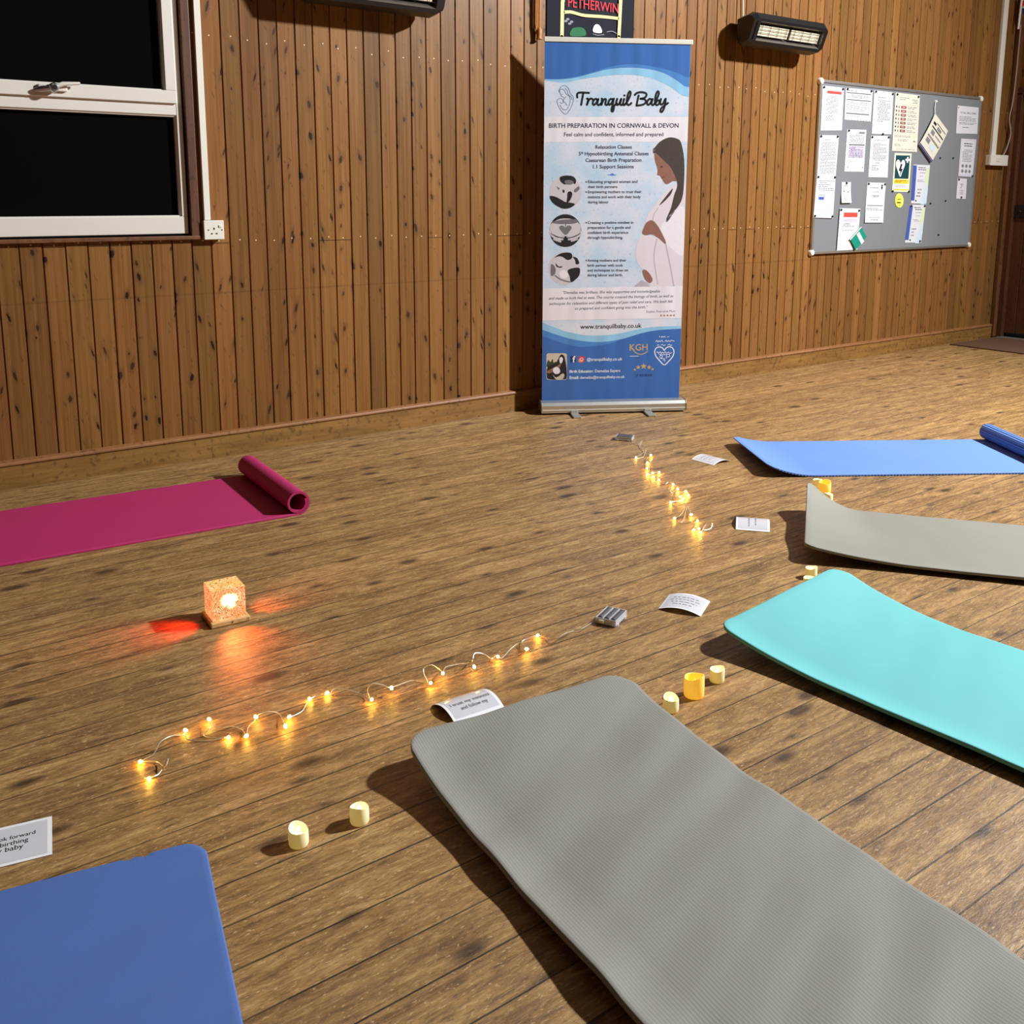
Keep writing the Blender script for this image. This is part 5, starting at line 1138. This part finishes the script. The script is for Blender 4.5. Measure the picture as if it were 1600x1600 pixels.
# ---------------------------------------------------------------- sockets, switch and trunking
st = thing('power_socket', 'white single power socket on the wall, below the trunking beside the window', 'socket', (1.583, D, 1.055))
mb = MB(); mb.box((0, -0.016, 0), (0.088, 0.030, 0.082), M['white'], bev=0.003); mb.box((0, -0.033, 0), (0.092, 0.007, 0.086), M['white'], bev=0.003); mb.build('faceplate', st)
mb = MB(); mb.box((0, -0.0368, 0.006), (0.005, 0.002, 0.009), M['dark']); mb.box((-0.011, -0.0368, -0.016), (0.008, 0.002, 0.005), M['dark']); mb.box((0.011, -0.0368, -0.016), (0.008, 0.002, 0.005), M['dark']); mb.build('pin_hole', st)
mb = MB(); mb.box((0.028, -0.038, 0.016), (0.013, 0.005, 0.011), M['white'], Matrix.Rotation(0.12, 3, 'X'), 0.0015); mb.build('switch', st)
for x in (-0.026, 0.036): mb = MB(); mb.lathe([(0.003, 0), (0.003, 0.001), (0.001, 0.0012)], M['iron'], (0, 0, 0), 10); mb.v = [(a + x, -0.0366 - z, b) for a, b, z in mb.v]; mb.build('screw', st)
mb = MB(); mb.box((1.561, D - 0.011, 1.099 + 0.95), (0.029, 0.022, 1.90), M['white'], bev=0.002); tag(mb.build('cable_trunking'), 'white vertical cable trunking between the window and the first heater', 'trunking', 'white cable trunking on the wall')
sw = thing('light_switch', 'white light switch box on the wall beside the end door', 'switch', (8.29, D, 1.513))
mb = MB(); mb.box((0, -0.021, 0), (0.27, 0.040, 0.082), M['white'], bev=0.003); mb.box((0.005, -0.044, 0), (0.276, 0.008, 0.088), M['white'], bev=0.003); mb.build('faceplate', sw)
mb = MB()
mb.box((-0.02, -0.050, 0.004), (0.05, 0.006, 0.030), M['white'], Matrix.Rotation(0.14, 3, 'X'), 0.0015); mb.build('rocker', sw)
mb = MB(); mb.box((8.243, D - 0.011, 1.558 + 0.95), (0.07, 0.022, 1.9), M['white'], bev=0.002); tag(mb.build('cable_trunking'), 'white vertical cable trunking above the light switch by the end door', 'trunking', 'white cable trunking on the wall')
mb = MB(); mb.tube(smooth3([Vector(p) for p in ((8.445, D - 0.045, 3.2), (8.445, D - 0.045, 2.3), (8.43, D - 0.044, 2.0), (8.415, D - 0.036, 1.86), (8.45, D - 0.040, 1.74), (8.42, D - 0.034, 1.62), (8.385, D - 0.028, 1.557))], 6), 0.0055, plain('grey cable sheath', srgb(170, 158, 148), 0.5), 8)
tag(mb.build('power_cable', smooth=True), 'thin grey cable running down the corner post into the light switch', 'cable')
# little flag on a white stick at the top right corner
fl = thing('hand_flag', 'small red white and blue flag on a white stick, at the top right corner', 'flag', (8.40, 4.30, 2.80))
def flq(px, py, X=8.40): d = ray(px, py); return CAM + d * (X / d.x) - fl.location
mb = MB(); mb.tube([flq(1591, 45.5), flq(1597.5, -10), flq(1601, -40)], 0.009, M['whitep'], 8); mb.build('stick', fl, smooth=True)
mb = MB()
for i, (a, m_) in enumerate(((0, M['navy']), (9, M['whitep']), (13, M['red']), (22, M['whitep']), (25, M['navy']))):
    e = (9, 13, 22, 25, 34)[i]; q = [flq(1597.5 + .04 * a - 1, -12 + a), flq(1626, -16 + a), flq(1626, -16 + e), flq(1597.5 + .04 * e - 1, -12 + e)]
    mb.add(q + [p + Vector((.003, 0, 0)) for p in q], [[0, 1, 2, 3], [7, 6, 5, 4], [0, 4, 5, 1], [1, 5, 6, 2], [2, 6, 7, 3], [3, 7, 4, 0]], m_)
mb.build('flag_cloth', fl)
# mat by the end door
mb = MB(); mb.box(((7.74 + 8.47) / 2, 3.72, 0.006), (0.71, 1.36, 0.010), plain('brown coir', srgb(92, 62, 40), 0.95, noise_amt=0.3, scale=200), bev=0.004)
tag(mb.build('door_mat'), 'flat brown door mat before the end door', 'mat')
